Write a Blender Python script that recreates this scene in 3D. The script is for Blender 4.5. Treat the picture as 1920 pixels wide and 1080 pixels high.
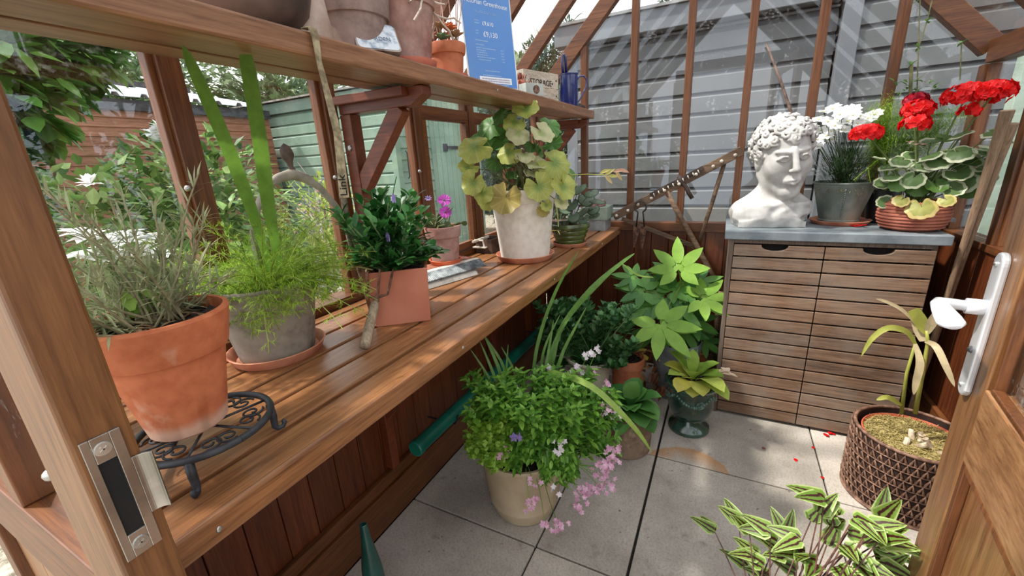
import bpy, math, random
import numpy as np
from mathutils import Vector, Matrix, noise

for o in list(bpy.data.objects): bpy.data.objects.remove(o)
SC = bpy.context.scene
COL = SC.collection
PI = math.pi

# ------------------------------------------------------------------ camera
CAM = Vector((0, 0, 1.24)); FPX = 777.0
YAW, PIT, ROL = .480910740, -.297743308, .0555624033
_f = Vector((-math.sin(YAW)*math.cos(PIT), math.cos(YAW)*math.cos(PIT), math.sin(PIT)))
_r = _f.cross(Vector((0, 0, 1))).normalized(); _d = -(_r.cross(_f))
RR = math.cos(ROL)*_r + math.sin(ROL)*_d; DD = -math.sin(ROL)*_r + math.cos(ROL)*_d
cd = bpy.data.cameras.new('camera'); cam = bpy.data.objects.new('camera', cd); COL.objects.link(cam)
cd.sensor_width = 36; cd.lens = FPX/1920*36; cd.clip_start = .02; cd.clip_end = 200
m = Matrix((RR, -DD, -_f)).transposed().to_4x4(); m.translation = CAM
cam.matrix_world = m
SC.camera = cam

# ------------------------------------------------------------------ sky, sun, exposure
SUN_DIR = Vector((-.62, -.30, 1.0)).normalized()     # towards the sun
W = bpy.data.worlds.new('world'); SC.world = W; W.use_nodes = True
nt = W.node_tree; nt.nodes.clear()
wo = nt.nodes.new('ShaderNodeOutputWorld'); bg = nt.nodes.new('ShaderNodeBackground')
tc = nt.nodes.new('ShaderNodeTexCoord'); wn = nt.nodes.new('ShaderNodeTexNoise'); wr = nt.nodes.new('ShaderNodeValToRGB')
wn.inputs['Scale'].default_value = 2.2; wn.inputs['Detail'].default_value = 4
wr.color_ramp.elements[0].color = (.72, .82, .95, 1); wr.color_ramp.elements[0].position = .3
wr.color_ramp.elements[1].color = (1, 1, 1, 1); wr.color_ramp.elements[1].position = .6
nt.links.new(tc.outputs['Generated'], wn.inputs['Vector']); nt.links.new(wn.outputs['Fac'], wr.inputs['Fac'])
nt.links.new(wr.outputs['Color'], bg.inputs['Color']); bg.inputs['Strength'].default_value = 1.0
nt.links.new(bg.outputs['Background'], wo.inputs['Surface'])
sd = bpy.data.lights.new('sun', 'SUN'); sd.energy = 3.0; sd.angle = math.radians(3); sd.color = (1, .95, .87)
so = bpy.data.objects.new('sun', sd); COL.objects.link(so)
so.rotation_euler = SUN_DIR.to_track_quat('Z', 'Y').to_euler(); so.location = (-3, -2, 6)
SC.view_settings.view_transform = 'Standard'; SC.view_settings.look = 'None'
SC.view_settings.exposure = 1.05; SC.view_settings.gamma = 1; SC.view_settings.use_curve_mapping = False

# ------------------------------------------------------------------ helpers
def ray(u, v):
    return RR*((u-960)/FPX) + DD*((v-540)/FPX) + _f
def at(u, v, X=None, Y=None, Z=None):
    d = ray(u, v)
    t = (X-CAM.x)/d.x if X is not None else (Y-CAM.y)/d.y if Y is not None else (Z-CAM.z)/d.z
    return CAM + d*t
def pt(u, v, c, off=0.0):
    """point on the upright plane through c facing the doorway, off = metres further away"""
    n = Vector((c[0], c[1], 0)); L = n.length; n.normalize()
    d = ray(u, v); return CAM + d*((L+off)/d.dot(n))

ORG = {}
def tag(o, label=None, cat=None, group=None, kind=None):
    if label: o['label'] = label
    if cat: o['category'] = cat
    if group: o['group'] = group
    if kind: o['kind'] = kind
    return o
def thing(name, label, cat, loc, group=None):
    o = bpy.data.objects.new(name, None); COL.objects.link(o); o.location = loc; o.empty_display_size = .05
    ORG[o.name] = Vector(loc)
    return tag(o, label, cat, group)
def struct(o): return tag(o, kind='structure')

class MB:
    def __init__(s): s.v = []; s.f = []; s.uv = []; s.mi = []; s.cur = 0
    def add(s, vs, fs, uvs=None):
        b = len(s.v); s.v += [tuple(v) for v in vs]
        s.uv += list(uvs) if uvs is not None else [(0, 0)]*len(vs)
        s.f += [tuple(b+i for i in f) for f in fs]; s.mi += [s.cur]*len(fs); return b
    def box(s, x0, x1, y0, y1, z0, z1):
        v = [(x, y, z) for z in (z0, z1) for y in (y0, y1) for x in (x0, x1)]
        s.add(v, [(0, 2, 3, 1), (4, 5, 7, 6), (0, 1, 5, 4), (2, 6, 7, 3), (0, 4, 6, 2), (1, 3, 7, 5)]); return s
    def obox(s, p, q, w, h, up=(0, 0, 1)):
        """beam from p to q, width w sideways, height h"""
        p = Vector(p); q = Vector(q); d = (q-p).normalized(); u = Vector(up)
        sd = d.cross(u).normalized(); u = sd.cross(d).normalized()
        v = [e+sd*a*w/2+u*b*h/2 for e in (p, q) for b in (-1, 1) for a in (-1, 1)]
        s.add(v, [(0, 1, 3, 2), (4, 6, 7, 5), (0, 4, 5, 1), (2, 3, 7, 6), (0, 2, 6, 4), (1, 5, 7, 3)]); return s
    def frame_box(s, o, U, V, N, u0, u1, v0, v1, n0, n1):
        vs = [o+U*a+V*b+N*c for c in (n0, n1) for b in (v0, v1) for a in (u0, u1)]
        s.add(vs, [(0, 2, 3, 1), (4, 5, 7, 6), (0, 1, 5, 4), (2, 6, 7, 3), (0, 4, 6, 2), (1, 3, 7, 5)]); return s
    def prism(s, poly, o, U, V, N, d):
        """poly [(a,b)] in the plane o+aU+bV pushed d along N"""
        n = len(poly); v = [o+U*a+V*b for a, b in poly]+[o+U*a+V*b+N*d for a, b in poly]
        f = [tuple(range(n))[::-1], tuple(range(n, 2*n))]+[(i, (i+1) % n, n+(i+1) % n, n+i) for i in range(n)]
        s.add(v, f); return s
    def tube(s, pts, r, n=8, cap=True, sq=None):
        pts = [Vector(p) for p in pts]; k = len(pts); rs = r if isinstance(r, (list, tuple)) else [r]*k
        vs = []; prev = None
        for i, p in enumerate(pts):
            t = (pts[min(i+1, k-1)]-pts[max(i-1, 0)])
            if t.length < 1e-9: t = Vector((0, 0, 1))
            t.normalize()
            if prev is None:
                a = Vector((0, 0, 1)) if abs(t.z) < .9 else Vector((1, 0, 0)); prev = t.cross(a).normalized()
            prev = (prev-t*prev.dot(t)).normalized(); b = t.cross(prev)
            for j in range(n):
                an = 2*PI*j/n; vs.append(p+(prev*math.cos(an)+b*math.sin(an)*(sq or 1))*rs[i])
        f = [(i*n+j, i*n+(j+1) % n, (i+1)*n+(j+1) % n, (i+1)*n+j) for i in range(k-1) for j in range(n)]
        if cap: f += [tuple(range(n))[::-1], tuple(range((k-1)*n, k*n))]
        s.add(vs, f); return s
    def lathe(s, prof, c, n=48, M=None, wob=0.0):
        """prof [(r,z)] from bottom centre outwards and up, round the z axis at c"""
        c = Vector(c); vs = []; k = len(prof)
        for i, (r, z) in enumerate(prof):
            for j in range(n):
                an = 2*PI*j/n
                rr = r*(1+wob*noise.noise(Vector((math.cos(an)*2, math.sin(an)*2, z*14+c.x*9)))) if wob else r
                p = Vector((rr*math.cos(an), rr*math.sin(an), z))
                vs.append(c+(M @ p if M else p))
        f = [(i*n+j, i*n+(j+1) % n, (i+1)*n+(j+1) % n, (i+1)*n+j) for i in range(k-1) for j in range(n)]
        if prof[0][0] > 0: f.append(tuple(range(n))[::-1])
        if prof[-1][0] > 0: f.append(tuple(range((k-1)*n, k*n)))
        s.add(vs, f); return s
    def ball(s, c, r, n=8, sc=(1, 1, 1), M=None):
        c = Vector(c); vs = []; m = max(4, n//2+1)
        for i in range(m+1):
            th = PI*i/m
            for j in range(n):
                ph = 2*PI*j/n
                p = Vector((math.sin(th)*math.cos(ph)*sc[0], math.sin(th)*math.sin(ph)*sc[1], math.cos(th)*sc[2]))*r
                vs.append(c+(M @ p if M else p))
        s.add(vs, [(i*n+j, (i+1)*n+j, (i+1)*n+(j+1) % n, i*n+(j+1) % n) for i in range(m) for j in range(n)]); return s
    def leaf(s, p, d, L, w, up=(0, 0, 1), n=4, droop=.3, fold=.25, prof='ovate', twist=0):
        """blade from p along d; uv.x runs across, uv.y along"""
        p = Vector(p); d = Vector(d).normalized(); up = Vector(up)
        sd = d.cross(up)
        if sd.length < 1e-3: sd = d.cross(Vector((1, .2, 0)))
        sd.normalize()
        if twist: sd = Matrix.Rotation(twist, 3, d) @ sd
        vs = []; uv = []; q = p.copy(); st = L/n; dd = d.copy()
        for i in range(n+1):
            t = i/n
            if prof == 'ovate': w_ = math.sin(PI*min(1, t*.93+.07))**.8*(1.25-.5*t)
            elif prof == 'ob': w_ = math.sin(PI*t**1.5)**.75 if 0 < t < 1 else 0
            elif prof == 'lin': w_ = min(1, t*5+.45)*(1-t**3)
            elif prof == 'tri': w_ = (1-t)*min(1, t*8+.2)*1.2
            elif prof == 'heart': w_ = (1-t)**.7*min(1, t*6+.55)
            else: w_ = 1
            w_ = max(w_, .02)*w/2
            nn = sd.cross(dd).normalized()
            for a in (-1, 0, 1):
                vs.append(q+sd*a*w_+nn*(abs(a)*fold*w_)); uv.append((.5+a*.5, t))
            dd = (dd-Vector((0, 0, 1))*droop/n).normalized(); q = q+dd*st
        s.add(vs, [(i*3+j, i*3+j+1, (i+1)*3+j+1, (i+1)*3+j) for i in range(n) for j in (0, 1)], uv); return s
    def disc(s, c, nrm, tip, R, lobes=7, depth=.12, cup=.25, cut=.9, n=42, rings=3, wave=.05, seed=0):
        """rounded scalloped leaf with a notch at its stalk; uv.x = radius fraction"""
        c = Vector(c); N = Vector(nrm).normalized(); T = Vector(tip); T = (T-N*T.dot(N))
        if T.length < 1e-4: T = N.orthogonal()
        T.normalize(); S = N.cross(T); vs = [c]; uv = [(0, .5)]
        for k in range(1, rings+1):
            f = k/rings
            for j in range(n):
                a = -PI+2*PI*(j+.5)/n
                sc = 1-(depth*(1-abs(math.cos(a*lobes/2)))**1.3+.05*(1-abs(math.cos(a*lobes*1.5))))*f
                nt_ = 1-cut*math.exp(-((PI-abs(a))/.22)**2)
                r = R*f*sc*nt_
                z = cup*R*f*f+wave*R*f*f*math.sin(a*lobes*.5+seed)
                vs.append(c+T*(math.cos(a)*r)+S*(math.sin(a)*r)+N*z); uv.append((f, a/(2*PI)+.5))
        fs = [(0, 1+j, 1+(j+1) % n) for j in range(n)]
        for k in range(rings-1):
            b = 1+k*n; fs += [(b+j, b+n+j, b+n+(j+1) % n, b+(j+1) % n) for j in range(n)]
        s.add(vs, fs, uv); return s
    def build(s, name, mat, parent=None, org=None, smooth=False, bevel=0, sub=0, solid=0, auto=None):
        me = bpy.data.meshes.new(name)
        o = bpy.data.objects.new(name, me); COL.objects.link(o)
        if parent is not None:
            po = ORG[parent.name]; o.parent = parent; O = Vector(org) if org is not None else po; o.location = O-po
        else:
            if org is None:
                a = np.array(s.v); org = ((a[:, 0].min()+a[:, 0].max())/2, (a[:, 1].min()+a[:, 1].max())/2, a[:, 2].min())
            O = Vector(org); o.location = O
        ORG[o.name] = O
        me.from_pydata([(x-O.x, y-O.y, z-O.z) for x, y, z in s.v], [], s.f)
        ul = me.uv_layers.new(name='UVMap')
        idx = np.empty(len(me.loops), dtype=np.int32); me.loops.foreach_get('vertex_index', idx)
        ul.data.foreach_set('uv', np.array(s.uv, dtype=np.float32)[idx].ravel())
        ms = mat if isinstance(mat, (list, tuple)) else [mat]
        for mm in ms: me.materials.append(mm)
        if len(ms) > 1: me.polygons.foreach_set('material_index', s.mi)
        if smooth: me.polygons.foreach_set('use_smooth', [True]*len(me.polygons))
        me.validate(); me.update()
        if solid: md = o.modifiers.new('s', 'SOLIDIFY'); md.thickness = solid; md.offset = 0
        if bevel:
            md = o.modifiers.new('b', 'BEVEL'); md.width = bevel; md.segments = 2; md.limit_method = 'ANGLE'; md.angle_limit = .6
        if sub: md = o.modifiers.new('u', 'SUBSURF'); md.levels = sub; md.render_levels = sub
        if auto is not None:
            me.set_sharp_from_angle(angle=auto)
        return o

def copy_tree(o, parent=None):
    c = o.copy(); COL.objects.link(c); c.parent = parent
    for ch in list(o.children): copy_tree(ch, c)
    return c
def text(body, size, mat, parent, loc, X, Yv, name='lettering', ext=.0004, align='LEFT'):
    cu = bpy.data.curves.new(name, 'FONT'); cu.body = body; cu.size = size; cu.extrude = ext; cu.align_x = align
    tmp = bpy.data.objects.new('tmp', cu); COL.objects.link(tmp); bpy.context.view_layer.update()
    me = bpy.data.meshes.new_from_object(tmp.evaluated_get(bpy.context.evaluated_depsgraph_get())); bpy.data.objects.remove(tmp)
    me.materials.clear(); me.materials.append(mat); o = bpy.data.objects.new(name, me); COL.objects.link(o)
    X = Vector(X).normalized(); Yv = Vector(Yv).normalized(); Z = X.cross(Yv)
    o.parent = parent; mm = Matrix((X, Yv, Z)).transposed().to_4x4(); mm.translation = Vector(loc)-ORG[parent.name]
    o.matrix_local = mm; return o
def sph(az, el): return Vector((math.cos(az)*math.cos(el), math.sin(az)*math.cos(el), math.sin(el)))

# ------------------------------------------------------------------ materials
def S(r, g, b):
    f = lambda c: (c/255/12.92) if c/255 <= .04045 else ((c/255+.055)/1.055)**2.4
    return (f(r), f(g), f(b), 1)
class N:
    def __init__(s, name):
        s.m = bpy.data.materials.new(name); s.m.use_nodes = True; s.t = s.m.node_tree; s.t.nodes.clear()
        s.out = s.n('OutputMaterial')
    def n(s, k, **kw):
        o = s.t.nodes.new('ShaderNode'+k)
        for a, b in kw.items(): setattr(o, a, b)
        return o
    def l(s, a, b): s.t.links.new(a, b)
    def noise(s, sc, detail=4, vec=None, rough=.55, dist=0):
        o = s.n('TexNoise'); o.inputs['Scale'].default_value = sc; o.inputs['Detail'].default_value = detail
        o.inputs['Roughness'].default_value = rough; o.inputs['Distortion'].default_value = dist
        if vec is not None: s.l(vec, o.inputs['Vector'])
        return o.outputs['Fac']
    def ramp(s, fac, stops):
        o = s.n('ValToRGB'); e = o.color_ramp.elements
        while len(e) < len(stops): e.new(.5)
        for i, (p, c) in enumerate(stops):
            e[i].position = p; e[i].color = c if len(c) == 4 else (*c, 1)
        s.l(fac, o.inputs['Fac']); return o.outputs['Color']
    def mix(s, f, a, b, mode='MIX'):
        o = s.n('MixRGB', blend_type=mode)
        for k, x in (('Fac', f), ('Color1', a), ('Color2', b)):
            if isinstance(x, (int, float)): o.inputs[k].default_value = x
            elif isinstance(x, tuple): o.inputs[k].default_value = x
            else: s.l(x, o.inputs[k])
        return o.outputs['Color']
    def map(s, scale=(1, 1, 1), rot=(0, 0, 0), uv=False):
        t = s.n('TexCoord'); mp = s.n('Mapping'); mp.inputs['Scale'].default_value = scale; mp.inputs['Rotation'].default_value = rot
        s.l(t.outputs['UV' if uv else 'Object'], mp.inputs['Vector']); return mp.outputs['Vector']
    def rnd(s):
        return s.n('NewGeometry').outputs['Random Per Island']
    def bsdf(s, col, rough=.6, bump=None, bs=.3, bd=.002, metal=0, spec=.5, trans=0, coat=0):
        p = s.n('BsdfPrincipled')
        if isinstance(col, tuple): p.inputs['Base Color'].default_value = col
        else: s.l(col, p.inputs['Base Color'])
        if isinstance(rough, (int, float)): p.inputs['Roughness'].default_value = rough
        else: s.l(rough, p.inputs['Roughness'])
        p.inputs['Metallic'].default_value = metal; p.inputs['Specular IOR Level'].default_value = spec
        p.inputs['Coat Weight'].default_value = coat
        if bump is not None:
            b = s.n('Bump'); b.inputs['Strength'].default_value = bs; b.inputs['Distance'].default_value = bd
            s.l(bump, b.inputs['Height']); s.l(b.outputs['Normal'], p.inputs['Normal'])
        sh = p.outputs['BSDF']
        if trans:
            tr = s.n('BsdfTranslucent'); mx = s.n('MixShader'); mx.inputs[0].default_value = trans
            if isinstance(col, tuple): tr.inputs['Color'].default_value = col
            else: s.l(col, tr.inputs['Color'])
            s.l(sh, mx.inputs[1]); s.l(tr.outputs['BSDF'], mx.inputs[2]); sh = mx.outputs['Shader']
        s.l(sh, s.out.inputs['Surface']); return s.m
def wood(name, dark, mid, light, axis='Y', rough=.42, grain=1.0, vary=.35, spec=.5, weather=0):
    a = N(name); sc = {'X': (1.2, 22, 22), 'Y': (22, 1.2, 22), 'Z': (22, 22, 1.2)}[axis]
    v = a.map(sc)
    r = a.rnd(); ad = a.n('VectorMath', operation='ADD'); cb = a.n('CombineXYZ')
    ml = a.n('Math', operation='MULTIPLY'); ml.inputs[1].default_value = 37; a.l(r, ml.inputs[0])
    a.l(ml.outputs[0], cb.inputs[0]); a.l(ml.outputs[0], cb.inputs[1]); a.l(v, ad.inputs[0]); a.l(cb.outputs[0], ad.inputs[1])
    g1 = a.noise(2.0*grain, 6, ad.outputs[0], .6, 1.2); g2 = a.noise(9*grain, 4, ad.outputs[0], .7)
    c = a.ramp(g1, [(.3, dark), (.5, mid), (.72, light)])
    c = a.mix(.35, c, a.ramp(g2, [(.35, tuple(x*.6 for x in dark[:3])+(1,)), (.6, light)]), 'MIX')
    hs = a.n('HueSaturation'); a.l(c, hs.inputs['Color'])
    mr = a.n('MapRange'); a.l(r, mr.inputs[0]); mr.inputs[3].default_value = 1-vary; mr.inputs[4].default_value = 1+vary*.8
    a.l(mr.outputs[0], hs.inputs['Value']); c = hs.outputs[0]
    if weather:
        w_ = a.noise(5, 5, a.map((1, 1, 1)), .6)
        c = a.mix(a.ramp(w_, [(.42, (0, 0, 0)), (.62, (weather,)*3)]), c, S(150, 140, 128))
    return a.bsdf(c, rough, g2, .25, .0008, spec=spec)
def leafmat(name, cols, rough=.45, trans=.3, edge=None, mid=None, veins=0, ns=30):
    """cols: dark..light greens picked per leaf; edge: colour of the margin; mid: colour of the centre"""
    a = N(name); r = a.rnd(); k = len(cols)
    c = a.ramp(r, [((i+.0)/max(1, k-1), S(*x)) for i, x in enumerate(cols)])
    nz = a.noise(ns, 3, a.map())
    c = a.mix(.35, c, a.ramp(nz, [(.3, (.35, .35, .35)), (.7, (1.3, 1.3, 1.3))]), 'MULTIPLY')
    uvm = a.map(uv=True); sp = a.n('SeparateXYZ'); a.l(uvm, sp.inputs[0])
    def absx():
        m1 = a.n('Math', operation='SUBTRACT'); a.l(sp.outputs[0], m1.inputs[0]); m1.inputs[1].default_value = .5
        m2 = a.n('Math', operation='ABSOLUTE'); a.l(m1.outputs[0], m2.inputs[0]); return m2.outputs[0]
    if edge:
        kind, col, p = edge
        src = sp.outputs[0] if kind == 'disc' else absx()
        nn = a.noise(60, 2, a.map()); ml = a.n('Math', operation='MULTIPLY_ADD'); a.l(nn, ml.inputs[0]); ml.inputs[1].default_value = .16 if kind == 'disc' else .08
        a.l(src, ml.inputs[2])
        c = a.mix(a.ramp(ml.outputs[0], [(p, (0, 0, 0)), (p+.06, (1, 1, 1))]), c, S(*col))
    if mid:
        kind, col, p, q = mid
        src = sp.outputs[0] if kind == 'disc' else absx()
        nn = a.noise(80, 2, a.map()); ml = a.n('Math', operation='MULTIPLY_ADD'); a.l(nn, ml.inputs[0]); ml.inputs[1].default_value = .12
        a.l(src, ml.inputs[2])
        c = a.mix(a.ramp(ml.outputs[0], [(p, (0, 0, 0)), (p+.04, (1, 1, 1)), (q, (1, 1, 1)), (min(1, q+(.35 if kind == 'disc' else .05)), (0, 0, 0))]), c, S(*col))
    if veins:
        m3 = a.n('Math', operation='MULTIPLY'); a.l(sp.outputs[1], m3.inputs[0]); m3.inputs[1].default_value = veins
        m4 = a.n('Math', operation='FRACT'); a.l(m3.outputs[0], m4.inputs[0]); m5 = a.n('Math', operation='SUBTRACT'); a.l(m4.outputs[0], m5.inputs[0]); m5.inputs[1].default_value = .5
        m6 = a.n('Math', operation='ABSOLUTE'); a.l(m5.outputs[0], m6.inputs[0])
        c = a.mix(a.ramp(m6.outputs[0], [(.0, (.55,)*3), (.10, (0, 0, 0))]), c, a.mix(.5, c, S(210, 220, 160)))
    return a.bsdf(c, rough, nz, .2, .001, spec=.4, trans=trans)
def simple(name, c1, c2, sc=8, rough=.6, bump=.2, metal=0, spec=.5, lo=.4, hi=.62, detail=5, trans=0, bd=.002, coat=0):
    a = N(name); nz = a.noise(sc, detail, a.map())
    return a.bsdf(a.ramp(nz, [(lo, S(*c1)), (hi, S(*c2))]), rough, nz, bump, bd, metal, spec, trans, coat)
def claymat(name, base, dark, bloom, amount=.55, rough=.85, bs=5.0, lowband=0):
    a = N(name); n1 = a.noise(bs, 6, a.map(), .65); n2 = a.noise(40, 4, a.map()); n3 = a.noise(bs*2.3, 5, a.map((1, 1, .6)), .6)
    c = a.ramp(n2, [(.3, S(*dark)), (.65, S(*base))])
    c = a.mix(a.ramp(n1, [(1-amount-.12, (0, 0, 0)), (1-amount+.1, (.85,)*3)]), c, a.mix(.5, S(*bloom), c, 'MIX'))
    c = a.mix(a.ramp(n3, [(.6, (0, 0, 0)), (.72, (.7,)*3)]), c, S(*bloom))
    if lowband:
        tc_ = a.n('TexCoord'); sp = a.n('SeparateXYZ'); a.l(tc_.outputs['Object'], sp.inputs[0])
        ml = a.n('Math', operation='MULTIPLY_ADD'); a.l(n2, ml.inputs[0]); ml.inputs[1].default_value = .02; a.l(sp.outputs[2], ml.inputs[2])
        c = a.mix(a.ramp(ml.outputs[0], [(lowband, (.8,)*3), (lowband+.012, (0, 0, 0))]), c, S(*bloom))
    return a.bsdf(c, rough, n2, .35, .001, spec=.25)
def glassmat(name, tint=(1, 1, 1, 1), dirt=.05):
    a = N(name); tr = a.n('BsdfTransparent'); tr.inputs['Color'].default_value = tint
    gl = a.n('BsdfGlossy'); gl.inputs['Roughness'].default_value = .0; gl.inputs['Color'].default_value = (.95, .97, 1, 1)
    lw = a.n('LayerWeight'); lw.inputs['Blend'].default_value = .5; pw = a.n('Math', operation='POWER'); a.l(lw.outputs['Facing'], pw.inputs[0]); pw.inputs[1].default_value = 4.0
    fr = a.n('Math', operation='MULTIPLY_ADD'); a.l(pw.outputs[0], fr.inputs[0]); fr.inputs[1].default_value = .75; fr.inputs[2].default_value = .045; mx = a.n('MixShader')
    a.l(fr.outputs[0], mx.inputs[0]); a.l(tr.outputs[0], mx.inputs[1]); a.l(gl.outputs[0], mx.inputs[2])
    df = a.n('BsdfDiffuse'); df.inputs['Color'].default_value = (.8, .8, .78, 1); m2 = a.n('MixShader')
    f = a.ramp(a.mix(.5, a.noise(70, 4, a.map(), .7), a.noise(6, 4, a.map())), [(.56, (0, 0, 0)), (.66, (dirt*4,)*3)])
    a.l(f, m2.inputs[0]); a.l(mx.outputs[0], m2.inputs[1]); a.l(df.outputs[0], m2.inputs[2]); a.l(m2.outputs[0], a.out.inputs['Surface'])
    return a.m

D_, M_, L_ = S(72, 38, 18), S(106, 60, 30), S(136, 86, 48)
W_Y = wood('stained_wood_lengthwise', D_, M_, L_, 'Y'); W_X = wood('stained_wood_crosswise', D_, M_, L_, 'X'); W_Z = wood('stained_wood_upright', D_, M_, L_, 'Z')
W_BENCH = wood('bench_slat_wood', S(100, 60, 33), S(146, 96, 58), S(176, 126, 84), 'Y', rough=.33, vary=.22)
W_SHELF = wood('shelf_wood', S(104, 66, 42), S(142, 98, 68), S(168, 124, 90), 'Y', rough=.4, vary=.15)
W_BOARD = wood('boarding_wood', S(66, 30, 14), S(96, 46, 22), S(122, 66, 36), 'Z', rough=.4, vary=.25)
W_GREY = wood('weathered_slat_wood', S(78, 54, 40), S(122, 92, 70), S(158, 126, 100), 'X', rough=.7, vary=.25, weather=.4)
W_GREYZ = wood('weathered_upright_wood', S(72, 60, 50), S(104, 88, 76), S(132, 114, 100), 'Z', rough=.75, vary=.15)
W_OLD = wood('old_rustic_wood', S(60, 46, 38), S(104, 80, 62), S(146, 118, 94), 'X', rough=.8, vary=.2)
W_OLDZ = wood('old_handle_wood', S(96, 80, 64), S(146, 128, 104), S(184, 166, 138), 'Z', rough=.75, vary=.1)
W_DOOR = wood('door_wood', S(96, 60, 34), S(130, 88, 52), S(156, 112, 74), 'Z', rough=.38, vary=.1)
GLASS = glassmat('window_glass'); GLASS_B = glassmat('back_window_glass', dirt=.06)
MOSSY = simple('soil', (18, 12, 8), (52, 36, 24), 90, .95, 1, bd=.004)
STEEL = simple('brushed_steel', (150, 146, 140), (190, 186, 180), 12, .3, .1, metal=.9)
CHROME = simple('satin_chrome', (205, 208, 212), (225, 228, 232), 6, .28, .0, metal=.35)
SCREW = simple('screw_metal', (170, 170, 166), (205, 205, 200), 30, .3, .1, metal=.8)
IRON = simple('black_iron', (28, 30, 34), (52, 56, 62), 40, .5, .3, spec=.5)
RUST = simple('rusty_iron', (66, 42, 32), (118, 82, 62), 50, .8, .4)
TERRA = claymat('terracotta', (200, 120, 82), (178, 98, 64), (216, 180, 158), .28, lowband=.026)
TERRA_P = simple('plain_terracotta', (174, 100, 68), (200, 126, 92), 14, .75, .2, spec=.3)
SAUCER = simple('terracotta_saucer', (176, 104, 78), (214, 150, 120), 10, .7, .2, spec=.35)
CLAY_GREY = claymat('grey_aged_clay', (134, 124, 112), (92, 84, 76), (168, 160, 148), .55)
CLAY_PINK = claymat('limed_pink_clay', (158, 100, 84), (124, 78, 66), (200, 180, 172), .55)
CLAY_MAUVE = claymat('mauve_aged_clay', (142, 116, 108), (104, 84, 80), (176, 158, 150), .55)
CLAY_WHITE = claymat('whitewashed_clay', (224, 218, 206), (206, 198, 184), (236, 232, 224), .5, lowband=.018)
CREAM = simple('cream_stoneware', (168, 150, 122), (190, 174, 146), 6, .6, .25)
GREENBOWL = simple('green_glaze', (40, 54, 26), (78, 92, 44), 10, .25, .1, coat=.5)
URNM = simple('dark_green_glaze', (22, 50, 42), (52, 84, 70), 9, .18, .15, coat=.8)

# ================================================================== the greenhouse shell
GX0, GX1, GY0, GY1 = -1.03, .85, .085, 2.45
GRID = [.14, .53, .92, 1.31, 1.68, 2.06, 2.45]
SILL = .868; EAVE = 1.56; RX = -.09; RZ = 2.56
SLABS = [simple('concrete_slab', (140, 132, 120), (178, 170, 158), 5, .85, .3, detail=9, lo=.3, hi=.7)]
def slab_mat():
    a = N('concrete_paving'); v = a.map()
    n1 = a.noise(2.2, 8, v, .65); n2 = a.noise(140, 3, v, .6); n3 = a.noise(13, 5, v, .6)
    c = a.ramp(n1, [(.3, S(150, 143, 132)), (.5, S(182, 174, 163)), (.7, S(206, 199, 189))])
    c = a.mix(.4, c, a.ramp(n2, [(.35, (.45, .45, .45)), (.55, (1, 1, 1))]), 'MULTIPLY')
    c = a.mix(a.ramp(n3, [(.6, (0, 0, 0)), (.74, (.55,)*3)]), c, S(112, 102, 90)); n4 = a.noise(34, 4, v, .7); c = a.mix(a.ramp(n4, [(.66, (0, 0, 0)), (.7, (.8,)*3)]), c, S(70, 62, 54))
    r = a.rnd(); mr = a.n('MapRange'); a.l(r, mr.inputs[0]); mr.inputs[3].default_value = .82; mr.inputs[4].default_value = 1.1
    hs = a.n('HueSaturation'); a.l(c, hs.inputs['Color']); a.l(mr.outputs[0], hs.inputs['Value'])
    # rust crescent left by a round pot
    tcn = a.n('TexCoord'); vd = a.n('VectorMath', operation='DISTANCE'); a.l(tcn.outputs['Object'], vd.inputs[0]); vd.inputs[1].default_value = (-.045, 1.50, 0)
    nn = a.noise(18, 3, v); ad = a.n('Math', operation='MULTIPLY_ADD'); a.l(nn, ad.inputs[0]); ad.inputs[1].default_value = .05; a.l(vd.outputs['Value'], ad.inputs[2])
    ring = a.ramp(ad.outputs[0], [(.115, (0, 0, 0)), (.16, (.45,)*3), (.195, (.75,)*3), (.205, (0, 0, 0))])
    sp = a.n('SeparateXYZ'); a.l(tcn.outputs['Object'], sp.inputs[0]); gt = a.n('Math', operation='GREATER_THAN'); a.l(sp.outputs[1], gt.inputs[0]); gt.inputs[1].default_value = 1.578
    m_ = a.n('Math', operation='MULTIPLY'); a.l(ring, m_.inputs[0]); a.l(gt.outputs[0], m_.inputs[1])
    c = a.mix(m_.outputs[0], hs.outputs[0], S(172, 122, 70))
    return a.bsdf(c, .85, n2, .4, .001, spec=.25)
b = MB(); g = .003
ys = [-1.47, -.86, -.25, .357, .966, 1.575, 2.184, 2.50]
for i in range(len(ys)-1):
    xs = [-.988, -.469, -.173, .431, 1.035] if i >= 2 else [-1.4, -.78, -.173, .431, 1.035, 1.64]
    for j in range(len(xs)-1):
        x1 = xs[j+1]
        if i >= 2 and x1 > .86: x1 = .86
        b.box(xs[j]+g+(.003 if xs[j] == -.173 else 0), x1-g, ys[i]+g, ys[i+1]-g, -.04, 0)
struct(b.build('floor', slab_mat(), org=(0, 0, 0), bevel=.0025))
b = MB(); b.box(-1.5, 1.7, -1.5, 2.52, -.07, -.012)
DARK = simple('dark_joint_soil', (12, 10, 8), (34, 28, 22), 60, .95, .3)
struct(b.build('floor_bedding', DARK, org=(0, 0, -.07)))
GRAV = simple('pale_gravel', (110, 102, 88), (186, 178, 160), 26, .9, 1, detail=8, bd=.02, lo=.35, hi=.6)
b = MB()
for x0, x1, y0, y1 in ((-14, -1.12, -6, 14), (.95, 12, -6, 14), (-1.12, .95, 2.55, 14), (-1.5, 1.7, -6, -1.5)): b.box(x0, x1, y0, y1, -.09, -.03)
struct(b.build('gravel_ground', GRAV, org=(0, 0, -.09)))

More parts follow.
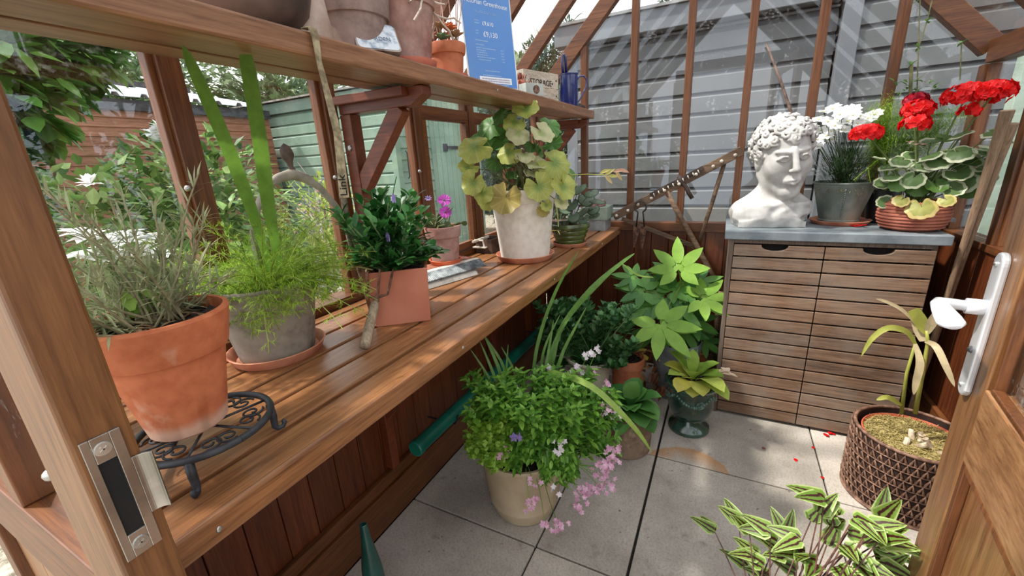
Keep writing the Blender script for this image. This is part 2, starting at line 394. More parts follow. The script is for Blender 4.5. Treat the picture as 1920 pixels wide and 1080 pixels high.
TN = [0]
def trim(mb, mat, bevel=.002, kindname='trim'):
    TN[0] += 1; return struct(mb.build('%s_%d' % (kindname, TN[0]), mat, bevel=bevel))
def boards_x(y0, y1, X, z0, z1, th, w=.094, sgn=1):
    b = MB(); y = y0
    while y < y1-.01:
        e = min(y+w, y1); b.box(min(X, X-sgn*th), max(X, X-sgn*th), y+.0015, e-.0015, z0, z1); y = e
    b.box(min(X-sgn*th, X-sgn*(th+.006)), max(X-sgn*th, X-sgn*(th+.006)), y0, y1, z0, z1)
    return b
def boards_y(x0, x1, Y, z0, z1, th, w=.094, sgn=-1):
    b = MB(); x = x0
    while x < x1-.01:
        e = min(x+w, x1); b.box(x+.0015, e-.0015, min(Y, Y-sgn*th), max(Y, Y-sgn*th), z0, z1); x = e
    b.box(x0, x1, min(Y-sgn*th, Y-sgn*(th+.006)), max(Y-sgn*th, Y-sgn*(th+.006)), z0, z1)
    return b
struct(boards_x(.13, GY1, -1.02, .0, SILL-.03, .02).build('wall_left', W_BOARD, bevel=.0015))
struct(boards_x(.13, GY1, .85, .0, SILL-.03, .02, sgn=-1).build('wall_right', W_BOARD, bevel=.0015))
struct(boards_y(-1.02, .85, GY1, .0, .82, .02).build('wall_back', W_BOARD, bevel=.0015))
b = MB(); b.box(-1.019, -.988, .125, GY1-.02, 0, .14); struct(b.build('baseboard_left', W_Y, bevel=.003))
b = MB(); b.box(.82, .849, .125, GY1-.02, 0, .14); struct(b.build('baseboard_right', W_Y, bevel=.003))
b = MB(); b.box(-.987, .819, GY1-.03, GY1-.001, 0, .11); struct(b.build('baseboard_back', W_X, bevel=.003))
b = MB(); b.box(-1.019, -1.0, .125, GY1-.02, .141, .185); trim(b, W_Y)
b = MB(); b.box(.83, .849, .125, GY1-.02, .141, .185); trim(b, W_Y)
b = MB(); b.box(-.999, .829, GY1-.02, GY1-.001, .111, .17); trim(b, W_X)
# sills
b = MB(); b.box(-1.10, -1.022, .125, GY1+.03, SILL-.03, SILL-.004); trim(b, W_Y)
b = MB(); b.box(.842, .92, .125, GY1+.03, SILL-.03, SILL-.004); trim(b, W_Y)
b = MB(); b.box(-1.02, .84, GY1-.012, GY1+.05, .817, .866); trim(b, W_X)
# uprights and panes of the side walls
def pane(mb, name, mat=None): return struct(mb.build(name, mat or GLASS))
WN = 0
for side, X in ((-1, GX0), (1, GX1)):
    for i, y in enumerate(GRID):
        b = MB(); xa, xb = sorted((X, X+side*.052))
        b.box(xa, xb, y-.022, y+.022, SILL-.005, EAVE-.06)
        xa, xb = sorted((X+side*.012, X+side*.04)); b.box(xa, xb, y-.034, y-.0215, SILL-.005, EAVE-.06)
        o = trim(b, W_Z)
        if side < 0 and i in (1, 2, 3):
            c_ = MB(); c_.ball((X-.0, y-.028, 1.22), .007, 10); c_.build('glazing_stud', SCREW, o, smooth=True)
    xa, xb = sorted((X-side*.006, X+side*.055))
    b = MB(); b.box(xa, xb, .125, GY1-.035, EAVE-.06, EAVE+.02); trim(b, W_Y)
    for i in range(6):
        WN += 1
        y0, y1 = GRID[i]+.023, GRID[i+1]-.023
        b = MB(); xa, xb = sorted((X+side*.028, X+side*.031)); b.box(xa, xb, y0-.012, y1, SILL, EAVE-.06)
        w_ = pane(b, 'window_%d' % WN)
        if side < 0 and i in (3, 4) or side > 0 and i in (3,):
            f = MB(); xa, xb = sorted((X+side*.004, X+side*.027))
            for a in ((y0, y1, EAVE-.155, EAVE-.105), (y0, y1, SILL+.001, SILL+.03), (y0, y0+.025, SILL+.03, EAVE-.155), (y1-.025, y1, SILL+.03, EAVE-.155)): f.box(xa, xb, *a)
            f.build('casement_frame', W_Y, w_, bevel=.0015)
# casement stay on the left window
b = MB(); b.box(-1.005, -.993, 1.56, 1.70, .895, .905); b.tube([(-1.02, 1.69, .872), (-1.0, 1.69, .9)], .006, 8); b.tube([(-1.015, 1.60, .90), (-.97, 1.60, .90), (-.965, 1.60, .872)], .005, 8)
b.box(-1.02, -.95, 1.585, 1.615, .866, .872)
tag(b.build('window_stay', simple('white_worn_metal', (190, 180, 166), (226, 218, 206), 20, .5, .2), bevel=.001), 'pale metal casement stay on the sill behind the whitewashed pot', 'window stay')

# roof
def rafter(y, side, w=.034, h=.055):
    x0 = GX0-.02 if side < 0 else GX1+.02
    b = MB(); b.obox((x0, y, EAVE), (RX, y, RZ), w, h)
    b.obox((x0, y, EAVE+.036), (RX, y, RZ+.036), .014, .02)
    return b
for y in GRID[:-1]:
    for s_ in (-1, 1): trim(rafter(y, s_), wood('rafter_wood_%d%d' % (int(y*100), s_+1), D_, M_, L_, 'X', vary=.1) if False else W_X)
for y in (GY1+.01,):
    for s_ in (-1, 1): trim(rafter(y, s_, .045, .075), W_X)
for s_ in (-1, 1): trim(rafter(.11, s_, .05, .08), W_X)
b = MB(); b.box(RX-.02, RX+.02, .08, GY1+.04, RZ-.06, RZ+.05); trim(b, W_Y)
ny = [.11]+GRID[1:-1]+[GY1+.01]
for s_ in (-1, 1):
    for i in range(6):
        WN += 1; x0 = GX0-.05 if s_ < 0 else GX1+.05; zz = EAVE-.03
        b = MB(); up = .032
        k = Vector((RX-x0, 0, RZ-zz)).normalized(); nn = Vector((-k.z*(1 if s_ < 0 else -1), 0, abs(k.x))).normalized()
        b.frame_box(Vector((x0, 0, zz))+nn*up, k, Vector((0, 1, 0)), nn, 0, (Vector((RX, 0, RZ))-Vector((x0, 0, zz))).length-.02, ny[i]+.012, ny[i+1]-.012, 0, .003)
        pane(b, 'window_%d' % WN)
# back gable bars and panes
BARS = [-.76, -.49, -.22, .045, .314, .583]
def roofz(x): return EAVE+(RZ-EAVE)*((x-GX0+.02)/(RX-GX0+.02) if x < RX else (GX1+.02-x)/(GX1+.02-RX))
for x in BARS:
    b = MB(); b.box(x-.017, x+.017, GY1-.004, GY1+.04, .867, roofz(x)-.05); trim(b, W_Z)
ed = [GX0]+BARS+[GX1]
for i in range(7):
    WN += 1; xa, xb = ed[i]+(.017 if i else -.0), ed[i+1]-(.017 if i < 6 else -.0)
    pl = [(xa, .867), (xb, .867), (xb, roofz(xb)-.03)]
    if xa < RX < xb: pl.append((RX, RZ-.03))
    pl.append((xa, roofz(xa)-.03))
    b = MB(); b.prism(pl, Vector((0, GY1+.024, 0)), Vector((1, 0, 0)), Vector((0, 0, 1)), Vector((0, 1, 0)), .003)
    pane(b, 'window_%d' % WN, GLASS_B)
# front: jamb with the strike plate, left panel, right panel, lintel
b = MB(); b.box(-.55, -.45, .085, .125, 0, 2.0); 
jamb = trim(b, wood('jamb_wood', S(80, 48, 24), S(110, 70, 38), S(136, 92, 54), 'Z', rough=.4, vary=.1), .003)
b = MB()
b.box(-1.09, -.551, .086, .124, .74, .852); trim(b, W_X)
b = MB(); b.box(-1.09, -.551, .086, .124, .0, .14); trim(b, W_X)
struct(boards_y(-1.03, -.551, .098, .141, .739, .02, w=.12).build('wall_front', W_DOOR, bevel=.002))
b = MB(); b.box(-.80, -.76, .088, .122, .853, 1.75); trim(b, W_Z)
b = MB(); b.box(-.566, -.5505, .093, .117, .853, 1.9); trim(b, W_Z)
b = MB(); b.box(-1.09, -1.035, .086, .124, .141, 1.5); trim(b, W_Z)
b = MB(); b.box(-.76, -.566, .104, .107, .853, 1.7); WN += 1; pane(b, 'window_%d' % WN)
b = MB(); b.box(-1.034, -.80, .104, .107, .853, 1.53); WN += 1; pane(b, 'window_%d' % WN)
b = MB(); b.box(-.45, .36, .085, .125, 1.97, 2.06); trim(b, W_X)
b = MB(); b.box(.31, .36, .085, .125, 0, 1.969); trim(b, W_Z)
b = MB(); b.box(.361, .90, .086, .124, 0, .85); struct(b.build('wall_front_side', W_DOOR, bevel=.002))
b = MB(); b.box(.85, .90, .086, .124, .851, 1.5); trim(b, W_Z)
b = MB(); b.box(.361, .849, .104, .107, .852, 1.5); WN += 1; pane(b, 'window_%d' % WN)
c_ = MB(); c_.ball((-.558, .088, .975), .006, 10); c_.build('glazing_stud', SCREW, jamb, smooth=True)
# strike plate: a T-shaped plate with a slot and a curled lip, on the +x face of the jamb
b = MB(); X = -.4498; t = .0022
zc = .978; b.box(X, X+t, .090, .096, zc-.062, zc+.062); b.box(X, X+t, .109, .1165, zc-.062, zc+.062)
b.box(X, X+t, .096, .109, zc-.062, zc-.038); b.box(X, X+t, .096, .109, zc+.038, zc+.062)
op = []; ip = []
for k in range(10):
    q = k/9; px_ = .0002+.0075*q**2.6; py_ = .1165+.0155*(q-.12*q*q); op.append((px_, py_)); ip.append((px_+.0018*(1-.2*q), py_-.0016*q))
b.prism(op+ip[::-1], Vector((X, 0, zc-.030)), Vector((1, 0, 0)), Vector((0, 1, 0)), Vector((0, 0, 1)), .060)
sp_ = b.build('strike_plate', STEEL, jamb, bevel=.0005)
b = MB(); b.box(X-.0005, X+.0006, .0955, .1095, zc-.0385, zc+.0385); b.build('latch_hole_shade', simple('painted_hole_shade', (6, 5, 5), (16, 10, 8), 20, .9, 0), sp_, org=(X, .1, zc))  # black plate in the slot, painted as the shade of the hole
for z in (zc-.05, zc+.05):
    b = MB(); M = Matrix.Rotation(PI/2, 3, 'Y'); b.lathe([(0, 0), (.0062, 0), (.0056, .0014), (0, .0018)], (X+t, .1025, z), 16, M)
    for a in (.6, .6+PI/2): b.frame_box(Vector((X+t+.0012, .1025, z)), Vector((0, math.cos(a), math.sin(a))), Vector((0, -math.sin(a), math.cos(a))), Vector((1, 0, 0)), -.003, .003, -.0006, .0006, 0, .0009)
    b.build('screw', SCREW, sp_)

# the open door leaf
H0 = Vector((.27, .10, 0)); DU = Vector((.147, .989, 0)).normalized(); DN = Vector((-DU.y, DU.x, 0)); UZ = Vector((0, 0, 1))
dr = thing('door_1', None, None, (.27, .10, .03)); struct(dr)
def dbox(b, s0, s1, z0, z1, n0=-.04, n1=0): b.frame_box(H0, DU, UZ, DN, s0, s1, z0, z1, n0, n1); return b
DL = .81
b = MB(); dbox(b, DL-.092, DL, .03, 1.93); dbox(b, 0, .092, .03, 1.93); b.build('door_stile', W_DOOR, dr, bevel=.003)
b = MB(); dbox(b, .0925, DL-.0925, .742, .872); b.build('middle_rail', wood('door_rail_wood', S(112, 72, 42), S(150, 104, 66), S(176, 132, 92), 'Y', rough=.4, vary=.1), dr, bevel=.003)
b = MB(); dbox(b, .0925, DL-.0925, .03, .20); b.build('bottom_rail', W_DOOR, dr, bevel=.003)
b = MB(); dbox(b, .0925, DL-.0925, 1.83, 1.93); b.build('top_rail', W_DOOR, dr, bevel=.003)
b = MB(); n_ = 6; w_ = (DL-.185)/n_
for k in range(n_): dbox(b, .0925+k*w_+.001, .0925+(k+1)*w_-.001, .20, .742, -.032, -.014)
b.build('board_panel', W_DOOR, dr, bevel=.003)
b = MB(); dbox(b, DL-.104, DL-.092, .20, .742, -.014, -.001); dbox(b, .092, .104, .20, .742, -.014, -.001); dbox(b, .104, DL-.104, .730, .742, -.014, -.001)
dbox(b, DL-.107, DL-.092, .872, 1.83, -.018, -.004); dbox(b, .092, .107, .872, 1.83, -.018, -.004)
dbox(b, .107, DL-.107, .872, .880, -.016, -.002); b.build('beading', W_Z, dr, bevel=.002)
b = MB(); dbox(b, .09, DL-.09, .875, 1.83, -.024, -.020); b.build('pane', GLASS, dr)
b = MB(); dbox(b, .107, DL-.107, .8725, .892, -.038, -.026); dbox(b, DL-.118, DL-.107, .892, 1.83, -.038, -.026); b.build('glazing_bar', W_GREYZ, dr, bevel=.002)
def dp(s, z, n): return H0+DU*s+UZ*z+DN*n
b = MB(); pr_ = []
for k in range(24):
    a = 2*PI*k/24; pr_.append((.776+.018*math.cos(a), .95+(.102 if math.sin(a) > 0 else -.102)+.018*math.sin(a)))
b.prism(pr_, H0, DU, UZ, DN, .010)
bp = b.build('back_plate', CHROME, dr, org=dp(.776, .95, 0), bevel=.003)
b = MB(); b.tube([dp(.776, .982, .009), dp(.776, .982, .030)], .0125, 16); b.tube([dp(.776, .982, .03), dp(.776, .983, .052), dp(.770, .984, .060)], .0085, 14)
b.tube([dp(.782, .986, .058), dp(.765, .984, .062), dp(.74, .982, .062), dp(.715, .978, .060), dp(.70, .974, .058), dp(.692, .972, .057)], [.008, .011, .0135, .016, .0165, .010], 16, sq=.55)
b.build('handle', simple('white_handle', (226, 230, 236), (240, 242, 246), 5, .25, .0, coat=.3), dr, org=dp(.776, .982, 0), smooth=True)
b = MB(); b.ball(dp(.776, .91, .010), .0055, 10); b.box(0, 0, 0, 0, 0, 0) if False else None
b.build('keyhole', simple('key_cylinder', (60, 60, 62), (120, 120, 122), 50, .35, 0, metal=.7), bp, smooth=True)
for z in (1.052, .848):
    b = MB(); b.ball(dp(.776, z, .0102), .0042, 8); b.build('screw', SCREW, bp, smooth=True)

# ================================================================== staging bench and shelf
BZ, SZ = .84, 1.48
bench = thing('staging_bench', 'long slatted brown wooden bench running under the side windows', 'bench', (-.78, 1.29, 0))
edges = [-1.018, -.974, -.888, -.797, -.704, -.615]
for i in range(5):
    b = MB(); b.box(edges[i]+.005, edges[i+1]-.005, .135, 2.425, BZ-.022, BZ); b.build('slat', W_BENCH, bench, org=(edges[i], .135, BZ), bevel=.003)
b = MB(); b.box(-.610, -.532, .135, 2.425, BZ-.042, BZ)
fb = b.build('front_board', W_BENCH, bench, org=(-.6, .135, BZ), bevel=.006)
for y in (.19, .75, 1.36, 2.02, 2.36):
    c_ = MB(); c_.ball((-.532, y, BZ-.022), .0042, 8, sc=(.4, 1, 1)); c_.build('screw', SCREW, fb, smooth=True)
W_DK = wood('shaded_bracket_wood', S(80, 36, 20), S(108, 52, 30), S(132, 70, 42), 'X', vary=.1)  # darker, redder wood than the slats, for the brackets
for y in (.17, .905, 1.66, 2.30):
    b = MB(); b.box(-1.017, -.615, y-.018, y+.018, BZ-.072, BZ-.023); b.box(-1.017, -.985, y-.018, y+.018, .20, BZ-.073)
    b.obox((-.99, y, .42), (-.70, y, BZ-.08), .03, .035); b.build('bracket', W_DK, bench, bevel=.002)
shelf = thing('wall_shelf', 'high slatted wooden shelf above the bench on diagonal brackets', 'shelf', (-.8, 1.25, 1.438))
for x0, x1 in ((-.893, -.829), (-.819, -.757)):
    b = MB(); b.box(x0, x1, .125, 2.425, 1.445, SZ); b.build('slat', W_SHELF, shelf, org=(x0, .12, SZ), bevel=.002)
b = MB(); b.box(-.747, -.690, .125, 2.425, 1.438, SZ)
fb = b.build('front_board', W_SHELF, shelf, org=(-.75, .12, SZ), bevel=.005)
for y in (1.30, 1.93, 2.38):
    c_ = MB(); c_.ball((-.690, y, 1.460), .0045, 8, sc=(.4, 1, 1)); c_.build('screw', SCREW, fb, smooth=True)
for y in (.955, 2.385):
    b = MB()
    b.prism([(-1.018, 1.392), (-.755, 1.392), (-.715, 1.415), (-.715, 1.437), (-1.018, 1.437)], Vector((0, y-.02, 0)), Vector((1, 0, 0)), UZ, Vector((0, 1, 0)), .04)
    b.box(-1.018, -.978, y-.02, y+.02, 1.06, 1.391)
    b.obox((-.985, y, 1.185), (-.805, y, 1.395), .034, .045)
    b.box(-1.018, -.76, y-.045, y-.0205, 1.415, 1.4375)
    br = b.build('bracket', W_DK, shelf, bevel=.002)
    c_ = MB(); c_.lathe([(0, 0), (.010, 0), (.010, .002), (.004, .004), (0, .004)], (-1.0, y-.0205, 1.30), 16, Matrix.Rotation(PI/2, 3, 'X')); c_.build('screw', SCREW, br, smooth=True)

# ================================================================== outside
def lap_x(X, y0, y1, z0, z1, p, sgn=1, th=.018):      # face looking +x
    b = MB(); z = z0
    while z < z1-.01:
        e = min(z+p, z1)
        v = [(X, y, zz) for y in (y0, y1) for zz in (z, e)]; o = [(X+sgn*th, y, z) for y in (y0, y1)]+[(X+sgn*th*.35, y, e) for y in (y0, y1)]
        b.add([(X-.02*sgn, y0, z), (X-.02*sgn, y1, z), (X-.02*sgn, y1, e), (X-.02*sgn, y0, e), (X+sgn*th, y0, z), (X+sgn*th, y1, z), (X+sgn*th*.3, y1, e), (X+sgn*th*.3, y0, e)],
              [(0, 1, 2, 3), (4, 7, 6, 5), (0, 4, 5, 1), (3, 2, 6, 7), (1, 5, 6, 2), (0, 3, 7, 4)]); z = e
    return b
def lap_y(Y, x0, x1, z0, z1, p, th=.032, groove=.25):      # face looking -y
    b = MB(); z = z0
    while z < z1-.01:
        e = min(z+p, z1)
        # shiplap: flat face with a lit chamfer along its top
        pr = [(Y+.02, z), (Y-th, z), (Y-th, z+(e-z)*(1-groove)), (Y-th*.15, e-.004), (Y-th*.15, e), (Y+.02, e)]
        b.add([(x, y, zz) for x in (x0, x1) for y, zz in pr], [tuple(range(6)), tuple(range(6, 12))[::-1]]+[(i, 6+i, 6+(i+1) % 6, (i+1) % 6) for i in range(6)]); z = e
    return b
W_SHED = wood('shed_cladding_brown', S(96, 60, 42), S(130, 86, 62), S(156, 112, 86), 'Y', rough=.7, vary=.18)
BLACK = simple('black_painted_board', (34, 36, 40), (58, 60, 64), 20, .5, .1)
sh = thing('brown_shed', 'brown clapboard shed with a ribbed metal roof beyond the shrubs', 'shed', (-6.4, 2.2, -.03))
lap_x(-5.5, .2, 3.84, -.03, 1.93, .09).build('wall', W_SHED, sh)
b = MB(); b.box(-5.49, -5.44, .2, 3.84, 1.93, 2.03); b.build('fascia', BLACK, sh)
b = MB(); Xa, Za, Xb, Zb = -5.38, 2.05, -7.2, 2.42; ys_ = []; y = .1
while y < 3.65:
    ys_ += [(y, 0), (y+.16, 0), (y+.18, .035), (y+.22, .035), (y+.24, 0)]; y += .24
vs = []
for X, Z in ((Xa, Za), (Xb, Zb)): vs += [(X, yy, Z+h) for yy, h in ys_]
k = len(ys_); b.add(vs, [(i, i+1, k+i+1, k+i) for i in range(k-1)])
b.build('roof', simple('ribbed_metal_sheet', (176, 184, 194), (206, 212, 220), 3, .4, .05, metal=.4), sh, solid=.006)
b = MB(); b.box(-7.3, -5.52, .2, 3.84, -.03, 1.92); b.build('shed_body', W_SHED, sh)
b = MB(); b.box(-7.3, -7.1, .1, 3.84, 2.44, 2.50); b.build('ridge_cap', BLACK, sh)
GRN = simple('sage_green_paint', (116, 142, 124), (136, 160, 142), 3, .6, .15, detail=3)
GRN_D = simple('faded_green_paint', (100, 124, 110), (118, 140, 126), 3, .6, .1)
sh = thing('green_shed', 'sage green shiplap shed with a boarded side door behind the bench windows', 'shed', (-4.8, 5, -.03))
lap_y(4.0, -6.2, -3.58, -.03, 2.0, .135).build('wall', GRN, sh)
b = lap_x(-3.53, 4.04, 4.68, -.03, 2.2, .135, th=.02); b.build('wall', GRN, sh)
b = MB(); b.box(-3.58, -3.50, 3.965, 4.05, -.03, 2.1); b.box(-3.53, -3.50, 4.66, 4.74, -.03, 2.2); b.build('corner_board', GRN, sh, bevel=.004)
b = MB(); b.box(-6.3, -3.46, 3.93, 3.98, 2.0, 2.13); b.build('fascia', GRN_D, sh)
b = MB(); b.add([(-6.35, 3.88, 2.14), (-3.44, 3.88, 2.14), (-3.44, 6.5, 2.5), (-6.35, 6.5, 2.5), (-6.35, 3.88, 2.16), (-3.44, 3.88, 2.16), (-3.44, 6.5, 2.52), (-6.35, 6.5, 2.52)], [(0, 3, 2, 1), (4, 5, 6, 7), (0, 1, 5, 4), (1, 2, 6, 5), (2, 3, 7, 6), (3, 0, 4, 7)])
b.build('roof', simple('grey_roof_felt', (110, 108, 102), (150, 146, 138), 12, .9, .4), sh)
b = MB(); b.box(-6.2, -3.56, 4.03, 6.0, -.03, 2.1); b.build('shed_body', GRN, sh)
b = MB(); y = 4.76
while y < 5.9: b.box(-3.555, -3.515, y+.003, y+.112, .02, 2.1); y += .115
dd_ = b.build('door', simple('pale_green_boards', (128, 156, 136), (146, 172, 152), 3, .6, .1), sh, bevel=.004)
b = MB(); b.tube([(-3.49, 4.12, 1.10), (-3.47, 4.12, 1.12), (-3.47, 4.12, 1.40), (-3.49, 4.12, 1.42)], .008, 8); b.box(-3.512, -3.50, 5.0, 5.28, 1.44, 1.48); b.box(-3.512, -3.50, 4.93, 5.02, 1.41, 1.51); b.build('ironwork', BLACK, dd_)
GR1 = simple('grey_painted_cladding', (92, 95, 96), (106, 109, 110), 2.2, .6, .1, detail=4)
GR2 = simple('grey_painted_trim', (104, 109, 114), (118, 122, 126), 2.2, .55, .1)
sh = thing('grey_outbuilding', 'long grey shiplap building with a pitched grey roof behind the gable glass', 'building', (.3, 4.4, -.03))
lap_y(3.42, -1.10, .50, -.03, 2.02, .127, groove=.27).build('wall', GR1, sh)
b = MB(); b.box(-1.19, -1.10, 3.39, 3.46, -.03, 2.08); b.build('corner_board', GR2, sh, bevel=.004)
b = MB(); b.box(-1.25, .50, 3.30, 3.335, 2.03, 2.16); b.build('fascia', GR2, sh, bevel=.004)
b = MB(); b.box(-1.25, .50, 3.336, 3.42, 2.03, 2.05); b.build('soffit', GR2, sh)
b = MB(); b.add([(-1.27, 3.28, 2.162), (.52, 3.28, 2.162), (.52, 5.5, 2.25), (-1.27, 5.5, 2.25), (-1.27, 3.28, 2.18), (.52, 3.28, 2.18), (.52, 5.5, 2.27), (-1.27, 5.5, 2.27)], [(0, 3, 2, 1), (4, 5, 6, 7), (0, 1, 5, 4), (1, 2, 6, 5), (2, 3, 7, 6), (3, 0, 4, 7)])
b.build('roof', simple('grey_felt', (120, 120, 118), (150, 150, 148), 8, .9, .3), sh)
b = MB(); b.box(-1.18, .50, 3.45, 5.5, -.03, 2.1); b.build('building_body', GR1, sh)
sh = thing('tall_grey_outbuilding', 'taller grey shiplap building joined to the lower grey one, behind the geraniums', 'building', (2, 4.4, -.03))
lap_y(3.36, .60, 4.2, -.03, 3.3, .127, groove=.27).build('wall', GR1, sh)
b = MB(); b.box(.51, .60, 3.31, 3.40, -.03, 3.3); b.build('corner_board', GR2, sh, bevel=.004)
b = MB(); b.box(.51, 4.2, 3.38, 5.5, -.03, 3.3); b.build('building_body', GR1, sh)
b = MB(); b.box(.45, 4.3, 3.2, 5.6, 3.31, 3.37); b.build('roof', GR2, sh)

def cloud(name, mat, blobs, n, L, w, label, cat, group=None, seed=1, bark=None, prof='ovate', nseg=2, jit=.5, flat=.3):
    """leafy crown: leaves scattered through ellipsoids (c, r)"""
    R = random.Random(seed); c0 = blobs[0][0]
    zz = min(c[2]-r[2] for c, r in blobs)
    t = thing(name, label, cat, (c0[0], c0[1], -.03), group)
    b = MB(); tot = sum(r[0]*r[1]+r[1]*r[2]+r[0]*r[2] for c, r in blobs)
    for c, r in blobs:
        k = int(n*(r[0]*r[1]+r[1]*r[2]+r[0]*r[2])/tot)
        for i in range(k):
            d = Vector((R.gauss(0, 1), R.gauss(0, 1), R.gauss(0, 1))).normalized(); q = R.random()**.4
            p = Vector((c[0]+d.x*r[0]*q, c[1]+d.y*r[1]*q, c[2]+d.z*r[2]*q))
            dr_ = (d+Vector((R.uniform(-1, 1), R.uniform(-1, 1), R.uniform(-1, .6)))*jit*1.6)
            b.leaf(p, dr_, L*R.uniform(.6, 1.3), w*R.uniform(.7, 1.2), up=(R.uniform(-flat, flat), R.uniform(-flat, flat), 1), n=nseg, prof=prof, fold=.2)
    b.build('foliage', mat, t)
    b = MB(); BK = bark or W_OLDZ
    for c, r in blobs:
        p0 = Vector((c0[0]+R.uniform(-.04, .04), c0[1]+R.uniform(-.04, .04), -.03)); p1 = Vector(c)
        m_ = (p0+p1)/2+Vector((R.uniform(-.1, .1), R.uniform(-.1, .1), 0)); b.tube([p0, m_, p1, p1+Vector((0, 0, r[2]*.6))], [.03*max(r), .024*max(r), .016*max(r), .006], 6)
    b.build('trunk', BK, t); return t
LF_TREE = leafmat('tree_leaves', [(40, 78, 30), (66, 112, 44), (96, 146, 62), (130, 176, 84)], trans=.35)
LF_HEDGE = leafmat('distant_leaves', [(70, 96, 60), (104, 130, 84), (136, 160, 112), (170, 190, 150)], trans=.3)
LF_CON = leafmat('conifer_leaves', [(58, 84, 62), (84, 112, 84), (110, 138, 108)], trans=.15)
LF_SHRUB = leafmat('shrub_leaves', [(58, 92, 48), (92, 132, 66), (136, 172, 90), (182, 204, 140)], trans=.3)
LF_GOLD = leafmat('golden_leaves', [(120, 150, 60), (160, 184, 80), (196, 208, 110)], trans=.35)
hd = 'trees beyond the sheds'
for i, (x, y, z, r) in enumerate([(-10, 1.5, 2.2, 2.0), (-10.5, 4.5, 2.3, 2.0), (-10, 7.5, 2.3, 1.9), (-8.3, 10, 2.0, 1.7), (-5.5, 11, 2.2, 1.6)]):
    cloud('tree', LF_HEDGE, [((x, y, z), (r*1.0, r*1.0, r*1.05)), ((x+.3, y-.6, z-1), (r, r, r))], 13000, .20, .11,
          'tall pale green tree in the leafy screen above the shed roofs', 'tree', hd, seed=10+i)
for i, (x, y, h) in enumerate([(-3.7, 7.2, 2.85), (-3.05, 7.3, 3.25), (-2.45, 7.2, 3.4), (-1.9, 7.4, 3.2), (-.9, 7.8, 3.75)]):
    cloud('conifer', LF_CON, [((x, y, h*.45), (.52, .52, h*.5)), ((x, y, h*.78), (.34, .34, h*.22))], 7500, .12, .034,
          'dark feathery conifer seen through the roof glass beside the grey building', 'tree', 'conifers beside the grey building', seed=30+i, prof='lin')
cloud('broadleaf_tree', LF_TREE, [((-2.35, .52, 1.66), (.30, .34, .32)), ((-2.4, .82, 1.76), (.26, .22, .14)), ((-2.45, .5, 1.3), (.22, .2, .28))], 2300, .085, .055,
      'broad-leaved green tree close outside the first window pane', 'tree', seed=3, nseg=3, jit=.6)
cloud('rose_bush', LF_SHRUB, [((-1.95, .95, 1.02), (.42, .38, .34)), ((-2.2, 1.12, 1.2), (.30, .34, .26)), ((-1.95, .70, 1.02), (.3, .28, .30))], 3400, .055, .032,
      'leafy rose bush with small white blooms outside the second pane', 'shrub', seed=4)
cloud('golden_shrub', LF_GOLD, [((-2.0, 1.62, .95), (.26, .30, .28)), ((-1.8, 1.4, .7), (.3, .3, .3))], 1900, .05, .018,
      'golden green feathery shrub outside, behind the hooped wooden handle', 'shrub', seed=5, prof='lin')
cloud('silver_shrub', leafmat('silver_leaves', [(98, 122, 100), (140, 160, 140), (190, 204, 190)]), [((-1.7, .9, .62), (.32, .42, .26)), ((-1.85, 1.85, .62), (.3, .4, .25))], 2400, .045, .024,
      'low silvery green shrub outside below the window sill', 'shrub', seed=6)
# dry twig bush
b = MB(); R = random.Random(8); t = thing('twig_bush', 'bare whitish twiggy bush outside in front of the green shed', 'shrub', (-2.35, 1.95, -.03))
for i in range(70):
    p = Vector((-2.35, 1.95, .6)); d = sph(R.uniform(0, 2*PI), R.uniform(.15, 1.4)); pts = [Vector((-2.35, 1.95, -.03)), p]; L = R.uniform(.3, .8)
    for k in range(5): d = (d+Vector((R.uniform(-.4, .4), R.uniform(-.4, .4), R.uniform(-.1, .25)))).normalized(); pts.append(pts[-1]+d*L/5)
    b.tube(pts, [.006, .005, .004, .0035, .003, .0025, .0015], 4, cap=False)
b.build('twigs', simple('pale_twigs', (170, 160, 152), (220, 212, 204), 30, .8, .1), t)
b = MB()
for i in range(260):
    p = Vector((-2.35+R.gauss(0, .16), 1.95+R.gauss(0, .16), .95+R.gauss(0, .09))); b.leaf(p, sph(R.uniform(0, 6.3), R.uniform(-.5, 1)), .03, .02, n=2)
b.build('dry_leaves', leafmat('dry_pink_leaves', [(168, 120, 112), (196, 150, 140), (140, 130, 100)]), t)
# white blooms
WPET = simple('white_petals', (232, 234, 232), (250, 250, 248), 40, .6, .1, trans=.3)
R = random.Random(12); t = bpy.data.objects['rose_bush']
b = MB()
for c in [pt(285, 250, (-1.8, 1.0)), pt(300, 240, (-1.8, 1.0)), pt(292, 262, (-1.8, 1.02)), pt(310, 258, (-1.8, 1.0)), pt(170, 345, (-1.6, .7))]:
    for k in range(14): b.leaf(c, sph(R.uniform(0, 6.3), R.uniform(-.2, 1.2)), .035, .03, n=2, prof='ob')
b.build('blooms', WPET, t)
t = thing('white_flower_patch', 'patch of large white blossoms outside low behind the first pot plant', 'flowers', (-1.6, .75, -.03))
b = MB(); s_ = MB()
for i in range(16):
    c = pt(R.uniform(140, 300), R.uniform(430, 500), (-1.35, .68), R.uniform(0, .3)); s_.tube([(c.x, c.y, -.03), c], .004, 5)
    for k in range(9): b.leaf(c, sph(k*.7+R.uniform(-.2, .2), R.uniform(-.1, .6)), .05, .038, n=2, prof='ob')
b.build('petals', WPET, t); s_.build('stems', LF_SHRUB, t)
